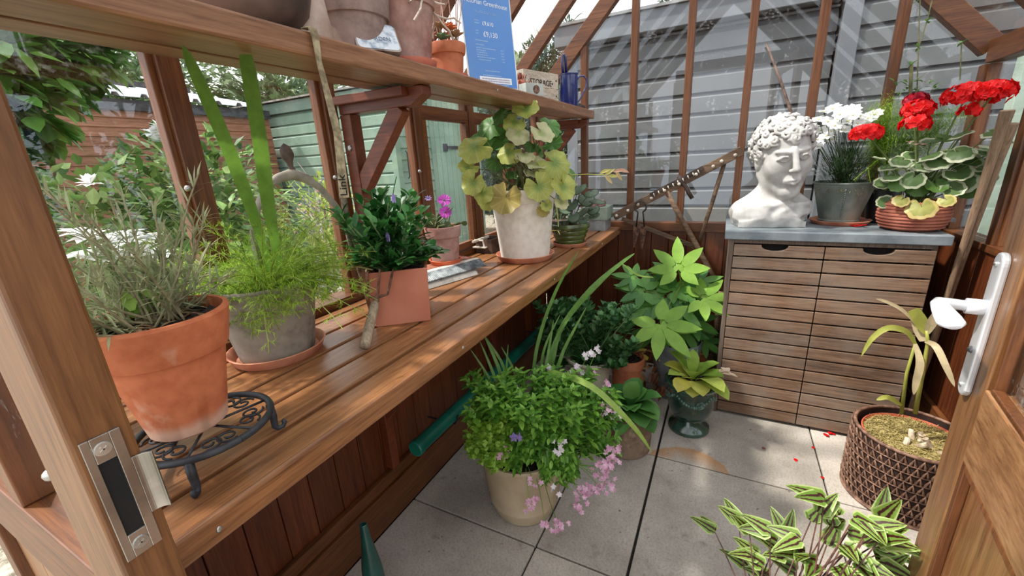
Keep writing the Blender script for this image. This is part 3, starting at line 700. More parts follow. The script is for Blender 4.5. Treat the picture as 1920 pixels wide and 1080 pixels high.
# right-hand outside: dark hedge and a pale green timber post
cloud('dark_hedge', leafmat('hedge_leaves', [(22, 36, 28), (36, 56, 42), (54, 76, 60)], trans=.1), [((2.2, 1.6, 1.0), (.7, 1.0, 1.1)), ((2.2, 2.6, .9), (.7, .5, 1.1)), ((2.1, .8, .9), (.6, .6, 1.0))], 4500, .09, .05,
      'dense dark hedge outside the glass beside the door', 'hedge', seed=9)
b = MB(); p0, p1 = at(1905, 160, X=1.2), at(1838, 455, X=1.2)
b.box(1.17, 1.22, p1.y-.02, p1.y+.055, -.03, 1.62)
tag(b.build('garden_post', simple('pale_green_paint', (156, 178, 158), (182, 200, 182), 6, .6, .2), bevel=.004), 'pale green painted timber post outside the glass beside the geraniums', 'post')

# ================================================================== pots and plants: builders
def pot_prof(rb, rt, h, lip=None, th=.008, lw=.006, soil=.02):
    """outer wall up, over the rim and down inside to the soil"""
    p = [(0, 0), (rb-.004, 0), (rb, .004)]
    if lip:
        zl = h-lip; rl = rb+(rt-lw-rb)*zl/h; p += [(rl, zl-.003), (rl, zl), (rl+lw*.8, zl+.001), (rl+lw, zl+.005), (rt, h-.004)]
    else: p += [(rb+(rt-rb)*.5, h*.5), (rt, h-.004)]
    p += [(rt-.002, h), (rt-th+.001, h), (rt-th, h-.003), (rt-th-.002, h-soil-.006), (0, h-soil-.006)]
    return p
def soil_disc(r, c, seed=1, bump=.006):
    b = MB(); R = random.Random(seed); n, k = 30, 8; vs = [Vector(c)]
    for i in range(1, k+1):
        for j in range(n):
            a = 2*PI*j/n; rr = r*i/k
            vs.append(Vector(c)+Vector((rr*math.cos(a), rr*math.sin(a), (R.uniform(-bump, bump) if i < k else -.004))))
    f = [(0, 1+j, 1+(j+1) % n) for j in range(n)]
    for i in range(k-1): q = 1+i*n; f += [(q+j, q+n+j, q+n+(j+1) % n, q+(j+1) % n) for j in range(n)]
    b.add(vs, f); return b
def make_pot(name, label, cat, c, rb, rt, h, mat, lip=None, group=None, soil=.02, soilmat=None, prof=None, wob=.006, partname='pot', **k):
    t = thing(name, label, cat, c, group)
    b = MB(); b.lathe(prof or pot_prof(rb, rt, h, lip, soil=soil, **k), c, 56, wob=wob); b.build(partname, mat, t, smooth=True, auto=.6)
    if soil is not None:
        soil_disc(rt-.010, (c[0], c[1], c[2]+h-soil), 3).build('soil', soilmat or MOSSY, t, org=(c[0], c[1], c[2]+h-soil))
    return t
def saucer(c, r, h, label, mat=SAUCER, group=None):
    b = MB(); b.lathe([(0, 0), (r*.86, 0), (r*.9, .003), (r-.002, h-.003), (r, h-.001), (r-.003, h), (r-.008, h-.003), (r*.84, .005), (0, .005)], c, 56, wob=.004)
    return tag(b.build('saucer', mat, smooth=True, auto=.6), label, 'plant saucer', group)

def stemmy(b, p0, p1, r0=.003, r1=.0015, bow=.02, R=random, k=5):
    p0 = Vector(p0); p1 = Vector(p1); o = Vector((R.uniform(-1, 1), R.uniform(-1, 1), R.uniform(-.2, .6)))*bow; pts = []
    for i in range(k+1):
        t = i/k; pts.append(p0.lerp(p1, t)+o*math.sin(PI*t))
    b.tube(pts, [r0+(r1-r0)*i/k for i in range(k+1)], 5, cap=False); return pts

# ---- terracotta pot on the iron trivet
tc0 = Vector((-.655, .258, BZ))
tv = thing('plant_trivet', 'round black wrought iron trivet with scrolls and three curled feet', 'trivet', tc0)
b = MB(); ring = []
for k in range(49):
    a = 2*PI*k/48; ring.append(tc0+Vector((.084*math.cos(a), .084*math.sin(a), .052)))
b.tube(ring, .0052, 8, cap=False); b.build('ring', IRON, tv, smooth=True)
b = MB()
for k in range(6):
    a = 2*PI*k/6+.3; u = Vector((math.cos(a), math.sin(a), 0)); v = Vector((-math.sin(a), math.cos(a), 0)); c = tc0+Vector((0, 0, .052))
    b.tube([c, c+u*.082], .002, 6)
    for s_ in (-1, 1):
        pts = []
        for i in range(22):
            q = i/21; th = q*PI*2.6; rr = .016*(1-q*.75); pts.append(c+u*(.055+.0*q)+v*s_*.019+u*(rr*math.cos(th))*1.0+v*(s_*rr*math.sin(th)))
        b.tube(pts, .0017, 6)
b.build('scrollwork', IRON, tv, smooth=True)
for a in (-.72, 1.15, 3.3):
    u = Vector((math.cos(a), math.sin(a), 0)); c = tc0
    b = MB(); b.tube([c+u*.083+Vector((0, 0, .050)), c+u*.084+Vector((0, 0, .028)), c+u*.083+Vector((0, 0, .009)), c+u*.087+Vector((0, 0, .004)), c+u*.094+Vector((0, 0, .0045)), c+u*.098+Vector((0, 0, .011)), c+u*.095+Vector((0, 0, .015))], [.006, .0058, .005, .0043, .0038, .0036, .003], 8)
    b.build('leg', IRON, tv, smooth=True)
TZ = BZ+.0573; pc = (-.672, .248, TZ)
tp = make_pot('potted_curry_plant', 'bright terracotta pot of wispy grey-green foliage standing on the iron trivet', 'potted plant', pc, .047, .083, .172, TERRA, lip=.056, soil=.014)
R = random.Random(21)
b = MB(); sb = MB(); top = Vector((pc[0], pc[1], TZ+.155))
LF_CURRY = leafmat('grey_green_needles', [(126, 142, 96), (156, 168, 122), (186, 194, 152), (166, 158, 124)], rough=.7, trans=.3)
for i in range(64):
    d = sph(R.uniform(1.2, 5.6), R.uniform(.15, 1.3)); L = R.uniform(.08, .20)
    if i < 12: d = sph(R.uniform(2.2, 4.2), R.uniform(.0, .5)); L = R.uniform(.12, .2)
    p0 = top+Vector((R.uniform(-.03, .025), R.uniform(-.03, .03), -.01)); p1 = p0+d*L+Vector((0, 0, .02))
    pts = stemmy(sb, p0, p1, .0018, .001, .015, R)
    for j in range(26):
        q = R.uniform(.3, 1.0); k = min(4, int(q*5)); p = pts[k].lerp(pts[k+1], q*5-k)
        b.leaf(p, d*.8+Vector((R.uniform(-1, 1), R.uniform(-1, 1), R.uniform(-.5, 1))), R.uniform(.018, .042), .0036, n=2, prof='lin', droop=.3)
b.build('foliage', LF_CURRY, tp); sb.build('stems', simple('dry_stems', (130, 124, 92), (164, 156, 122), 40, .8, .2), tp)
b = MB()
for i in range(90): b.leaf(top+Vector((R.uniform(-.036, .036), R.uniform(-.036, .036), R.uniform(-.004, .012))), sph(R.uniform(0, 6.3), R.uniform(0, .5)), .020, .007, n=2, droop=.5)
b.build('dead_leaves', leafmat('dry_brown_leaves', [(92, 68, 46), (140, 112, 80), (160, 136, 100)]), tp)
b = MB()
for i in range(26): b.leaf(top+Vector((R.uniform(-.035, .0), R.uniform(-.03, .03), R.uniform(0.01, .04))), sph(R.uniform(2.2, 3.8), R.uniform(0.5, 1)), .030, .015, n=3)
b.build('green_leaves', leafmat('fresh_green_leaves', [(110, 150, 50), (150, 184, 80)]), tp)

# ---- grey clay pot with asparagus fern and two strap leaves
pc = (-.90, .535, BZ+.006)
saucer((-.90, .535, BZ), .103, .024, 'pale terracotta saucer under the grey clay pot of feathery fern')
tp = make_pot('potted_asparagus_fern', 'grey aged clay pot of feathery lime green fern with two tall strap leaves', 'potted plant', pc, .078, .112, .172, CLAY_GREY, lip=.045, soil=.012)
LF_ASP = leafmat('fern_needles', [(110, 156, 34), (146, 188, 48), (176, 210, 70), (200, 224, 96)], rough=.5, trans=.4)
def asparagus(b, sb, c, R, n, reach, el=(.1, 1.3), az=(0, 2*PI), nl=.017, nw=.0022, droopy=.7, dens=11, rim=.08):
    for i in range(n):
        a = R.uniform(*az); d = sph(a, R.uniform(*el)); L = reach*R.uniform(.45, 1.0); p = Vector(c)+Vector((math.cos(a), math.sin(a), 0))*R.uniform(0, rim); pts = [p]
        for k in range(7):
            d = (d-Vector((0, 0, 1))*droopy*.16+Vector((R.uniform(-.1, .1), R.uniform(-.1, .1), 0))).normalized(); pts.append(pts[-1]+d*L/7)
        sb.tube(pts, [.0014]*4+[.001]*4, 4, cap=False)
        for k in range(1, 7):
            for s_ in range(2):
                side = d.cross(Vector((0, 0, 1))).normalized()*(1 if s_ else -1)+d*.5+Vector((0, 0, R.uniform(-.4, .6))); q = pts[k]; ll = L*.2*(1.15-k/8)
                for m_ in range(dens):
                    f_ = (m_+1)/dens
                    b.leaf(q+side*ll*f_, side+Vector((R.uniform(-1.2, 1.2), R.uniform(-1.2, 1.2), R.uniform(-.8, 1.2))), nl*R.uniform(.6, 1.1), nw, n=1, prof='lin')
R = random.Random(5); b = MB(); sb = MB(); c = (pc[0], pc[1], pc[2]+.165)
asparagus(b, sb, c, R, 95, .20, dens=16, nw=.0030)
asparagus(b, sb, c, R, 30, .25, el=(.1, .9), az=(-.6, 1.3), dens=16, nw=.0030)
asparagus(b, sb, c, R, 9, .17, el=(-.1, .3), az=(-1.6, 0.3), dens=12, droopy=1.6, nw=.0028)
b.build('fern_foliage', LF_ASP, tp); sb.build('stems', leafmat('fern_stems', [(120, 140, 50), (170, 180, 90)]), tp)
LF_STRAP = leafmat('strap_leaf_green', [(84, 122, 44), (108, 144, 56)], rough=.35, trans=.45, ns=60)
def strap(pts, w, mat, parent, name='strap_leaf', up=(1, -.3, 0), fold=.25, tipw=None):
    b = MB(); pts = [Vector(p) for p in pts]
    P_ = []; n = 18
    for i in range(n+1):
        t = i/n*(len(pts)-1); k = min(int(t), len(pts)-2); f_ = t-k
        a = pts[max(0, k-1)]; p = pts[k]; q = pts[k+1]; e = pts[min(len(pts)-1, k+2)]
        P_.append(.5*((2*p)+(q-a)*f_+(2*a-5*p+4*q-e)*f_*f_+(3*p-a-3*q+e)*f_**3))
    vs = []; uv = []
    for i, p in enumerate(P_):
        d = (P_[min(i+1, n)]-P_[max(i-1, 0)]).normalized(); U = Vector(up); sd = d.cross(U).normalized(); nn = sd.cross(d)
        t = i/n; w_ = w/2*min(1, .45+t*1.6)*((1-t**5) if tipw is None else 1-(1-tipw)*t**4)+.0004
        for a_ in (-1, 0, 1): vs.append(p+sd*a_*w_+nn*abs(a_)*w_*fold); uv.append((.5+a_*.5, t))
    b.add(vs, [(i*3+j, i*3+j+1, i*3+j+4, i*3+j+3) for i in range(n) for j in (0, 1)], uv)
    return b.build(name, mat, parent, smooth=True)
strap([(-.872, .54, 1.02), (-.845, .515, 1.16), (-.80, .468, 1.30), (-.765, .428, 1.395), (-.752, .412, 1.433)], .023, LF_STRAP, tp)
strap([(-.868, .56, 1.02), (-.85, .552, 1.16), (-.81, .538, 1.30), (-.765, .515, 1.40), (-.748, .505, 1.436)], .027, LF_STRAP, tp, tipw=.7)

# ---- weathered hooped handle with a finial, behind the fern
b = MB(); PW = simple('weathered_grey_handle', (132, 124, 112), (176, 168, 154), 14, .6, .2)
hc = [(475, 440), (482, 390), (500, 350), (522, 334), (548, 326), (575, 335), (600, 352), (628, 385), (650, 420), (668, 470), (680, 510), (692, 562)]
XX = -.955
hp = [at(u, v, X=XX+i*.0025) for i, (u, v) in enumerate(hc)]
hd_ = thing('hooped_handle', 'weathered grey hooped handle with a carved finial standing behind the fern', 'garden tool', hp[4]-Vector((0, 0, .3)))
hp = [Vector((hp[0].x, hp[0].y-.015, BZ))]+hp[:-1]+[Vector((hp[-1].x, hp[-1].y, BZ+.002))]
b.tube(hp, [.008, .008, .008, .0085, .011, .014, .012, .0085, .009, .0085, .0085, .008, .0075], 10); b.build('hoop', PW, hd_, smooth=True)
b = MB(); q = at(548, 322, X=XX+.01); b.lathe([(0, -.01), (.009, -.006), (.009, .006), (.006, .010), (.008, .022), (.013, .032), (.0155, .04), (.013, .052), (.008, .060), (.0, .066)], q, 16, M=Matrix.Rotation(.12, 3, 'X'))
b.build('finial', simple('dark_finial', (66, 54, 46), (104, 88, 76), 30, .7, .3), hd_, smooth=True)

# ---- hanging lath with lettering
t = thing('hanging_lath', 'narrow weathered lath with black lettering hung over the high shelf edge', 'lath', (-.672, .61, 1.19))
b = MB(); a0 = Vector((-.684, .597, 1.483)); a1 = Vector((-.682, .598, 1.43)); X1 = -.672; a2 = at(645, 372, X=X1)
pl = [a0+Vector((-.02, 0, .002)), a0+Vector((.0, 0, .001)), Vector((-.683, .60, 1.47)), a1, at(632, 250, X=-.675), a2]
ws = [.014, .015, .014, .010, .017, .022]
vs = []
for p, w_ in zip(pl, ws): vs += [p+Vector((0, -w_/2, 0)), p+Vector((0, w_/2, 0)), p+Vector((.003, w_/2, .0015)), p+Vector((.003, -w_/2, .0015))]
k = len(pl); b.add(vs, [(i*4+j, i*4+(j+1) % 4, i*4+4+(j+1) % 4, i*4+4+j) for i in range(k-1) for j in range(4)]+[(3, 2, 1, 0), (4*k-4, 4*k-3, 4*k-2, 4*k-1)])
b.build('strip', simple('speckled_lath', (120, 108, 84), (176, 164, 132), 60, .85, .2), t)
INK = simple('black_ink', (14, 13, 12), (24, 22, 20), 30, .8, 0)
dn = (a2-at(632, 250, X=-.675)).normalized()
text('Link', .024, INK, t, a2-dn*.004+Vector((.0042, .006, 0)), -dn, Vector((0, -1, 0)))
# the twiggy stick and cane leaning below it
tw = MB(); s0 = Vector((-.93, .80, BZ)); tw.tube([at(649, 425, X=-.90), at(648, 400, X=-.89), at(643, 360, X=-.88), at(640, 345, X=-.88)], [.006, .008, .007, .005], 7); 
tw.tube([Vector((-.905, .83, BZ+.003)), at(672, 500, X=-.915), at(655, 450, X=-.90), at(649, 425, X=-.90)], .0062, 8)
tag(tw.build('leaning_stick', simple('bark_stick', (88, 78, 66), (150, 138, 120), 50, .8, .3), smooth=True), 'grey stick leaning between the fern pot and the square planter', 'stick')

# ---- square terracotta planter with african daisy
ca, sa = .777, .629; U = Vector((ca, sa, 0)); V = Vector((-sa, ca, 0)); sc_ = Vector((-.782, .835, BZ))
sp = thing('square_planter', 'square terracotta planter of glossy dark green daisy foliage', 'potted plant', sc_)
def frustum(b, o, U, V, w0, w1, z0, z1):
    v = [o+U*a*w/2+V*c*w/2+UZ*z for w, z in ((w0, z0), (w1, z1)) for a, c in ((-1, -1), (1, -1), (1, 1), (-1, 1))]
    return v
b = MB(); o_ = frustum(b, sc_, U, V, .142, .155, 0, .148); i_ = frustum(b, sc_, U, V, .124, .140, .12, .148)
vs = o_+i_; b.add(vs, [(3, 2, 1, 0)]+[(i, (i+1) % 4, 4+(i+1) % 4, 4+i) for i in range(4)]+[(4+i, 4+(i+1) % 4, 12+(i+1) % 4, 12+i) for i in range(4)]+[(12+i, 12+(i+1) % 4, 8+(i+1) % 4, 8+i) for i in range(4)]+[(8, 9, 10, 11)])
b.build('pot', simple('smooth_terracotta', (176, 106, 82), (196, 128, 102), 5, .7, .12, spec=.3), sp, bevel=.002)
R = random.Random(2); b = MB(); vs = []; n = 12
for i in range(n+1):
    for j in range(n+1): vs.append(sc_+U*(i/n-.5)*.139+V*(j/n-.5)*.139+UZ*(.132+R.uniform(-.005, .005)))
b.add(vs, [(i*(n+1)+j, (i+1)*(n+1)+j, (i+1)*(n+1)+j+1, i*(n+1)+j+1) for i in range(n) for j in range(n)]); b.build('soil', MOSSY, sp)
LF_DAISY = leafmat('daisy_leaves', [(32, 78, 34), (46, 104, 44), (66, 130, 58), (94, 154, 84)], rough=.38, trans=.2)
b = MB(); sb = MB(); c = sc_+UZ*.13+V*(.0)-U*.015
for i in range(84):
    a = R.uniform(0, 2*PI); e = R.uniform(.1, 1.45); d = sph(a, e); L = R.uniform(.08, .185)*(1.1 if e > .6 else .85)
    p0 = c+Vector((R.uniform(-.02, .02), R.uniform(-.02, .02), 0)); p1 = p0+Vector((d.x*L*.95, d.y*L*.95, d.z*L+.02)); pts = stemmy(sb, p0, p1, .0028, .0016, .012, R)
    for j in range(16):
        q = R.uniform(.35, 1); k = min(4, int(q*5)); p = pts[k].lerp(pts[k+1], q*5-k); az = j*2.4+R.uniform(-.3, .3)
        dl = (d*.9+sph(az, R.uniform(-.1, .5))*1.0)
        b.leaf(p, dl, R.uniform(.030, .046), R.uniform(.016, .021), n=4, prof='ob', droop=.3, fold=.2)
b.build('foliage', LF_DAISY, sp); sb.build('stems', leafmat('pale_stems', [(120, 150, 100), (170, 180, 130)]), sp)
LILAC = simple('lilac_petals', (140, 120, 190), (182, 160, 220), 30, .6, .1, trans=.3)
for (u, v) in ((727, 445), (738, 372)):
    b = MB(); p = pt(u, v, sc_, -.075)
    for k in range(7): b.leaf(p+Vector((0, 0, .012)), Vector((.25*math.cos(k), .25*math.sin(k), -1)), .024, .007, n=3, prof='ovate')
    b.build('closed_flower', LILAC, sp)
    b = MB(); stemmy(b, p+Vector((0, 0, .01)), p+Vector((-.0, .02, .05)), .0013, .0013, .005, R); b.build('flower_stalk', LF_DAISY, sp)
b = MB(); strap([sc_-U*.06-V*.05+UZ*.15, pt(660, 500, sc_, -.02), pt(645, 520, sc_, -.03)], .004, leafmat('dry_straw', [(190, 180, 110), (206, 196, 130)]), sp, 'dry_blade')
# hand fork leaning on it
fk = thing('hand_fork', 'rusty hand fork with a worn wooden handle leaning on the square planter', 'hand fork', (-.715, .625, BZ))
p0 = at(683, 652, Z=BZ+.010); f1 = sc_-V*.086-U*.055+UZ*.085; f1 = at(704, 567, Z=.925); f1 = Vector((f1.x, f1.y, .925))
dfk = (f1-p0).normalized()
b = MB(); b.tube([p0, p0+(f1-p0)*.08, p0+(f1-p0)*.5, p0+(f1-p0)*.93, f1], [.0105, .0125, .0115, .0105, .009], 14); b.build('grip', W_OLDZ, fk, smooth=True)
b = MB(); b.tube([f1-dfk*.005, f1+dfk*.016], [.0095, .0065], 12); tb = f1+dfk*.014
sdv = dfk.cross(Vector((.5, -.7, .3))).normalized()
tips = [pt(689, 510, sc_, -.095), pt(712, 505, sc_, -.095), pt(737, 505, sc_, -.088)]
for i, tp_ in enumerate(tips):
    m1 = tb+(tp_-tips[1])*.75+dfk*.010 if i != 1 else tb+dfk*.012
    b.tube([tb, m1, m1.lerp(tp_, .5)+Vector((.003, -.003, 0)), tp_, tp_+Vector((-.006, .006, -.004))], [.0042, .0036, .0032, .0028, .0015], 8)
b.build('tines', RUST, fk, smooth=True)

# ---- old metal tray thing with the whitened pot on it
mo = Vector((-.870, 1.045, BZ)); MU = Vector((.30, .954, 0)); MV = Vector((-.954, .30, 0))
OLDW = simple('chipped_white_paint', (176, 166, 150), (224, 218, 206), 26, .6, .3, detail=8, lo=.32, hi=.5)
mt = thing('metal_edging_stack', 'stack of old white and grey metal strips with a rusty plate, under the cactus pot', 'metal scrap', mo)
b = MB(); pr_ = [(0, .0), (.03, .018), (.05, .03), (.15, .03), (.15, 0)]
b.prism([(0, .001), (.006, .012), (.03, .020), (.045, .034), (.15, .036), (.15, .001)], mo, MV, UZ, MU, .235); b.build('white_casing', OLDW, mt, bevel=.002)
b = MB(); n = 44; L = .285
vs = []
for i in range(n*2+1):
    z_ = .0025 if i % 2 else 0
    q = mo+MU*(L*i/(n*2)); vs += [q+MV*.008+UZ*(.024+z_*1.2), q+MV*.042+UZ*(.0465+z_), q+MV*.042+UZ*(.0435+z_), q+MV*.008+UZ*(.021+z_*1.2)]
b.add(vs, [(i*4+j, i*4+(j+1) % 4, i*4+4+(j+1) % 4, i*4+4+j) for i in range(n*2) for j in range(4)]+[(3, 2, 1, 0), (n*8, n*8+1, n*8+2, n*8+3)])
b.build('ribbed_strip', simple('ribbed_grey_metal', (88, 96, 100), (150, 156, 158), 40, .45, .4, metal=.5), mt)
b = MB(); b.frame_box(mo, MU, MV, UZ, 0, L, .043, .07, .0405, .0475); b.build('pale_strip', OLDW, mt, bevel=.001)
b = MB(); b.frame_box(mo, MU, MV, UZ, .02, .29, .071, .15, .0365, .044); b.frame_box(mo, MU, MV, UZ, .235, .29, .12, .148, 0.001, .036); b.build('rusty_plate', simple('rusty_red_plate', (110, 58, 40), (168, 104, 78), 50, .8, .5), mt)
cp = mo+MU*.175+MV*.112+UZ*.0441; cp = Vector((-.925, 1.245, BZ+.0443))
saucer(tuple(cp), .062, .018, 'orange saucer on the metal stack under the small whitened pot', simple('orange_saucer', (190, 88, 50), (214, 112, 72), 10, .6, .1))
cq = (cp.x, cp.y, cp.z+.0055)
tp = make_pot('potted_cactus', 'small whitened clay pot of trailing cactus with a magenta daisy beside it', 'potted plant', cq, .050, .068, .135, CLAY_PINK, lip=.04, soil=.018)
LF_CACT = leafmat('cactus_segments', [(70, 88, 50), (98, 112, 62), (120, 120, 80)], trans=.1, rough=.5)
b = MB(); R = random.Random(31); c = Vector(cq)+UZ*.12
for i in range(15):
    p = c+Vector((R.uniform(-.03, .03), R.uniform(-.03, .03), 0)); d = sph(R.uniform(0, 6.3), R.uniform(.5, 1.4))
    for k in range(R.randint(2, 4)):
        b.leaf(p, d, .036, .020, up=(R.uniform(-1, 1), R.uniform(-1, 1), .2), n=4, prof='ob', droop=.1, fold=.05); p = p+d*.033; d = (d+Vector((R.uniform(-.5, .5), R.uniform(-.5, .5), -.35))).normalized()
b.build('cactus_stems', LF_CACT, tp, solid=.0035)
MAG = simple('magenta_petals', (176, 50, 170), (214, 90, 206), 40, .5, .1, trans=.3)
def daisy(center, nrm, r, mat, eye, parent, n=14, seed=0, name='flower', pw=.34):
    R_ = random.Random(seed); b = MB(); N_ = Vector(nrm).normalized(); T = N_.orthogonal().normalized(); S_ = N_.cross(T)
    for k in range(n):
        a = 2*PI*k/n+R_.uniform(-.06, .06); d = (T*math.cos(a)+S_*math.sin(a))*1+N_*R_.uniform(.05, .3)
        b.leaf(Vector(center)+d*r*.12, d, r*.92, r*pw, up=N_, n=3, prof='ob', droop=.1)
    o = b.build(name, mat, parent, org=center); b = MB(); b.ball(Vector(center)+N_*.002, r*.17, 8, sc=(1, 1, .6)); b.build('flower_eye', eye, o, org=center)
    return o
EYE = simple('dark_flower_eye', (50, 24, 60), (90, 50, 90), 60, .7, .4)
vw = (CAM-Vector(cq)).normalized()
daisy(pt(833, 376, cq, -.06), vw+Vector((0, 0, .6)), .026, MAG, EYE, tp, seed=1); daisy(pt(835, 398, cq, -.07), vw+Vector((-.1, 0, .2)), .024, MAG, EYE, tp, seed=2)
daisy(pt(803, 372, cq, -.05), vw+Vector((0, 0, .8)), .013, LILAC, EYE, tp, n=8, seed=3)

# ---- whitewashed pot with the big scalloped leaves
pc = (-.742, 1.56, BZ+.0065); saucer((-.742, 1.56, BZ), .124, .026, 'terracotta saucer under the tall whitewashed pot')
tp = make_pot('potted_geranium', 'tall whitewashed clay pot of big scalloped yellow and green leaves', 'potted plant', pc, .102, .138, .285, CLAY_WHITE, lip=.052, soil=.012, soilmat=simple('leaf_litter', (50, 36, 28), (110, 84, 66), 60, .9, .8, bd=.004))
LG = leafmat('scalloped_green', [(56, 100, 40), (80, 128, 56), (106, 152, 72)], ns=25, veins=9); LY = leafmat('scalloped_yellow', [(146, 158, 66), (172, 180, 88), (192, 192, 110)], ns=25, veins=9, mid=('disc', (118, 144, 66), .0, .22))
LC = leafmat('scalloped_cream', [(186, 186, 136), (208, 206, 162)], ns=25, veins=9, mid=('disc', (150, 162, 100), .0, .2)); LB = leafmat('scalloped_brown', [(150, 128, 64), (172, 158, 84)], ns=25, veins=9)
R = random.Random(77); root = Vector(pc)+UZ*.27; sb = MB()
big = [(920, 235, .060, LG, 30), (940, 215, .05, LG, 60), (985, 205, .052, LY, 40), (1032, 235, .050, LG, 0), (972, 250, .046, LC, 10), (1015, 250, .05, LC, -10), (965, 230, .045, LY, 30),
       (890, 275, .070, LY, -10), (905, 255, .055, LG, 10), (1010, 290, .075, LG, -40), (1035, 270, .045, LG, 0), (955, 285, .05, LY, -20), (985, 290, .04, LC, 0), (1040, 305, .065, LY, -30),
       (878, 315, .045, LY, -20), (888, 342, .05, LY, -60), (905, 362, .04, LY, -50), (1005, 308, .045, LC, -20), (1000, 325, .040, LC, -10), (1010, 350, .055, LY, -50), (1055, 350, .055, LY, -40), (1075, 335, .03, LY, -40),
       (915, 370, .05, LY, -70), (948, 372, .062, LB, -75), (930, 300, .05, LG, 0), (950, 310, .05, LG, 10), (1020, 330, .05, LG, -10), (995, 270, .05, LG, 10), (1065, 320, .04, LG, -10), (1018, 395, .026, LB, -80), (1024, 385, .024, LY, -80), (1052, 380, .03, LC, -40), (960, 330, .03, LG, 0), (940, 265, .05, LG, 20)]
for i, (u, v, r, m_, tilt) in enumerate(big):
    off = {LC: -.07, LY: -.05, LG: .03, LB: -.10}[m_]+R.uniform(-.03, .03)
    if v > 335: off = -.15+R.uniform(-.01, .02)
    p = pt(u, v, pc, off); out = (p-root); out.z = 0; out = out.normalized() if out.length > .01 else Vector((0, -1, 0))
    tl = math.radians(tilt); vw = (CAM-p).normalized()
    nrm = (UZ*.75+vw*(.65 if tilt < 20 else .9)+out*(.2 if tilt > -40 else 1.2)-UZ*(.3 if tilt < -40 else 0)).normalized()
    nrm = (nrm+Vector((R.uniform(-.3, .3), R.uniform(-.3, .3), R.uniform(-.2, .2)))).normalized()
    b = MB(); b.disc(p, nrm, out-UZ*.4, r*1.04, lobes=9, depth=.12, cup=.22*R.choice((-1, .7)), wave=.09, seed=i, n=54, rings=4)
    b.build('leaf', m_, tp, org=p, smooth=True)
    q = root+Vector((R.uniform(-.05, .05), R.uniform(-.05, .05), 0)); sb.tube([q, q.lerp(p, .5)+UZ*.04, p-nrm*.004], [.0025, .002, .0016], 5)
for i in range(26): q = root+Vector((R.uniform(-.05, .05), R.uniform(-.05, .05), 0)); stemmy(sb, q, q+sph(R.uniform(0, 6.3), R.uniform(.3, 1.4))*R.uniform(.08, .2), .0022, .0012, .02, R)
sb.build('stalks', leafmat('leaf_stalks', [(70, 90, 46), (110, 124, 70), (120, 100, 70)]), tp)
b = MB()
for i in range(120): b.leaf(root+Vector((R.gauss(0, .055), R.gauss(0, .055), R.uniform(0, .02))), sph(R.uniform(0, 6.3), R.uniform(-.1, .8)), .03, .014, n=2, droop=1)
b.build('dead_leaves', leafmat('litter_leaves', [(74, 52, 40), (110, 84, 66), (140, 112, 96)]), tp)
b = MB(); p0 = pt(1060, 385, pc, -.12); stemmy(b, pt(1040, 375, pc, -.13), pt(1047, 425, pc, -.15), .0025, .0018, .006, R); b.leaf(pt(1045, 432, pc, -.15), pt(1018, 432, pc, -.15)-pt(1045, 432, pc, -.15), .04, .012); b.leaf(pt(1045, 432, pc, -.15), Vector((.3, 0, -.4)), .02, .01)
b.build('hanging_runner', leafmat('pale_yellow_runner', [(190, 190, 90), (206, 206, 120)]), tp); b = MB(); p1 = pt(1070, 328, pc, -.02); p2 = pt(1135, 328, pc, .0); b.tube([p1, p1.lerp(p2, .5)+UZ*.003, p2], .0018, 5)
b.build('runner', leafmat('pale_runner', [(190, 190, 90), (206, 206, 120)]), tp)
b = MB()
for (u, v, du, dv) in ((1125, 325, 20, -12), (1135, 328, 16, -14), (1140, 330, 30, -4), (1150, 322, 22, -8), (1160, 318, 26, 2), (1155, 322, 12, 14), (1135, 330, 12, 10)):
    p = pt(u, v, pc); b.leaf(p, pt(u+du, v+dv, pc)-p, .045, .014, up=(CAM-p), n=4)
b.build('runner_leaves', leafmat('blushed_leaves', [(214, 190, 140), (200, 196, 110), (220, 170, 150)]), tp)

# ---- green glazed bowl of cyclamen
pc = (-.648, 1.868, BZ+.0055); saucer((-.648, 1.868, BZ), .083, .017, 'terracotta saucer under the ridged green bowl')
prof = [(0, 0), (.058, 0), (.062, .003)]
for k in range(4):
    z0 = .006+k*.022; r0 = .064+k*.008; prof += [(r0, z0), (r0+.006, z0+.009), (r0+.007, z0+.016), (r0+.006, z0+.020)]
prof += [(.093, .098), (.090, .101), (.086, .098), (.080, .078), (0, .078)]
tp = make_pot('potted_cyclamen', 'ridged green glazed bowl of silvery heart-shaped leaves on the bench', 'potted plant', pc, .06, .09, .10, GREENBOWL, soil=.02, prof=prof)
LS = leafmat('silver_heart_leaves', [(76, 98, 74), (104, 124, 100), (134, 150, 130)], edge=('disc', (52, 76, 52), .93), ns=40)
sb = MB(); R = random.Random(4); root = Vector(pc)+UZ*.08
for i, (u, v, r) in enumerate([(1062, 365, .05), (1085, 352, .05), (1100, 372, .052), (1072, 385, .045), (1090, 395, .05), (1112, 392, .04), (1060, 395, .04), (1075, 405, .04), (1108, 360, .045), (1052, 380, .04), (1095, 412, .036), (1120, 375, .05), (1115, 407, .035), (1068, 350, .04)]):
    p = pt(u, v, pc, R.uniform(-.07, .03)); vw = (CAM-p).normalized(); b = MB(); out = p-root; out.z = 0
    b.disc(p, UZ*.6+vw*.5+Vector((R.uniform(-.4, .4), R.uniform(-.4, .4), 0)), out-UZ*.5, r*.8, lobes=1, depth=.1, cup=.2*R.choice((1, -1)), wave=.02, n=30); b.build('leaf', LS, tp, org=p, smooth=True)
    sb.tube([root, root.lerp(p, .5)+UZ*.02, p], .0016, 5)
for (u, v) in ((1082, 325), (1066, 330), (1094, 338)): sb.tube([root, pt(u, v, pc, -.01)], .0014, 5)
sb.build('stalks', leafmat('cyclamen_stalks', [(110, 80, 70), (80, 90, 60)]), tp)
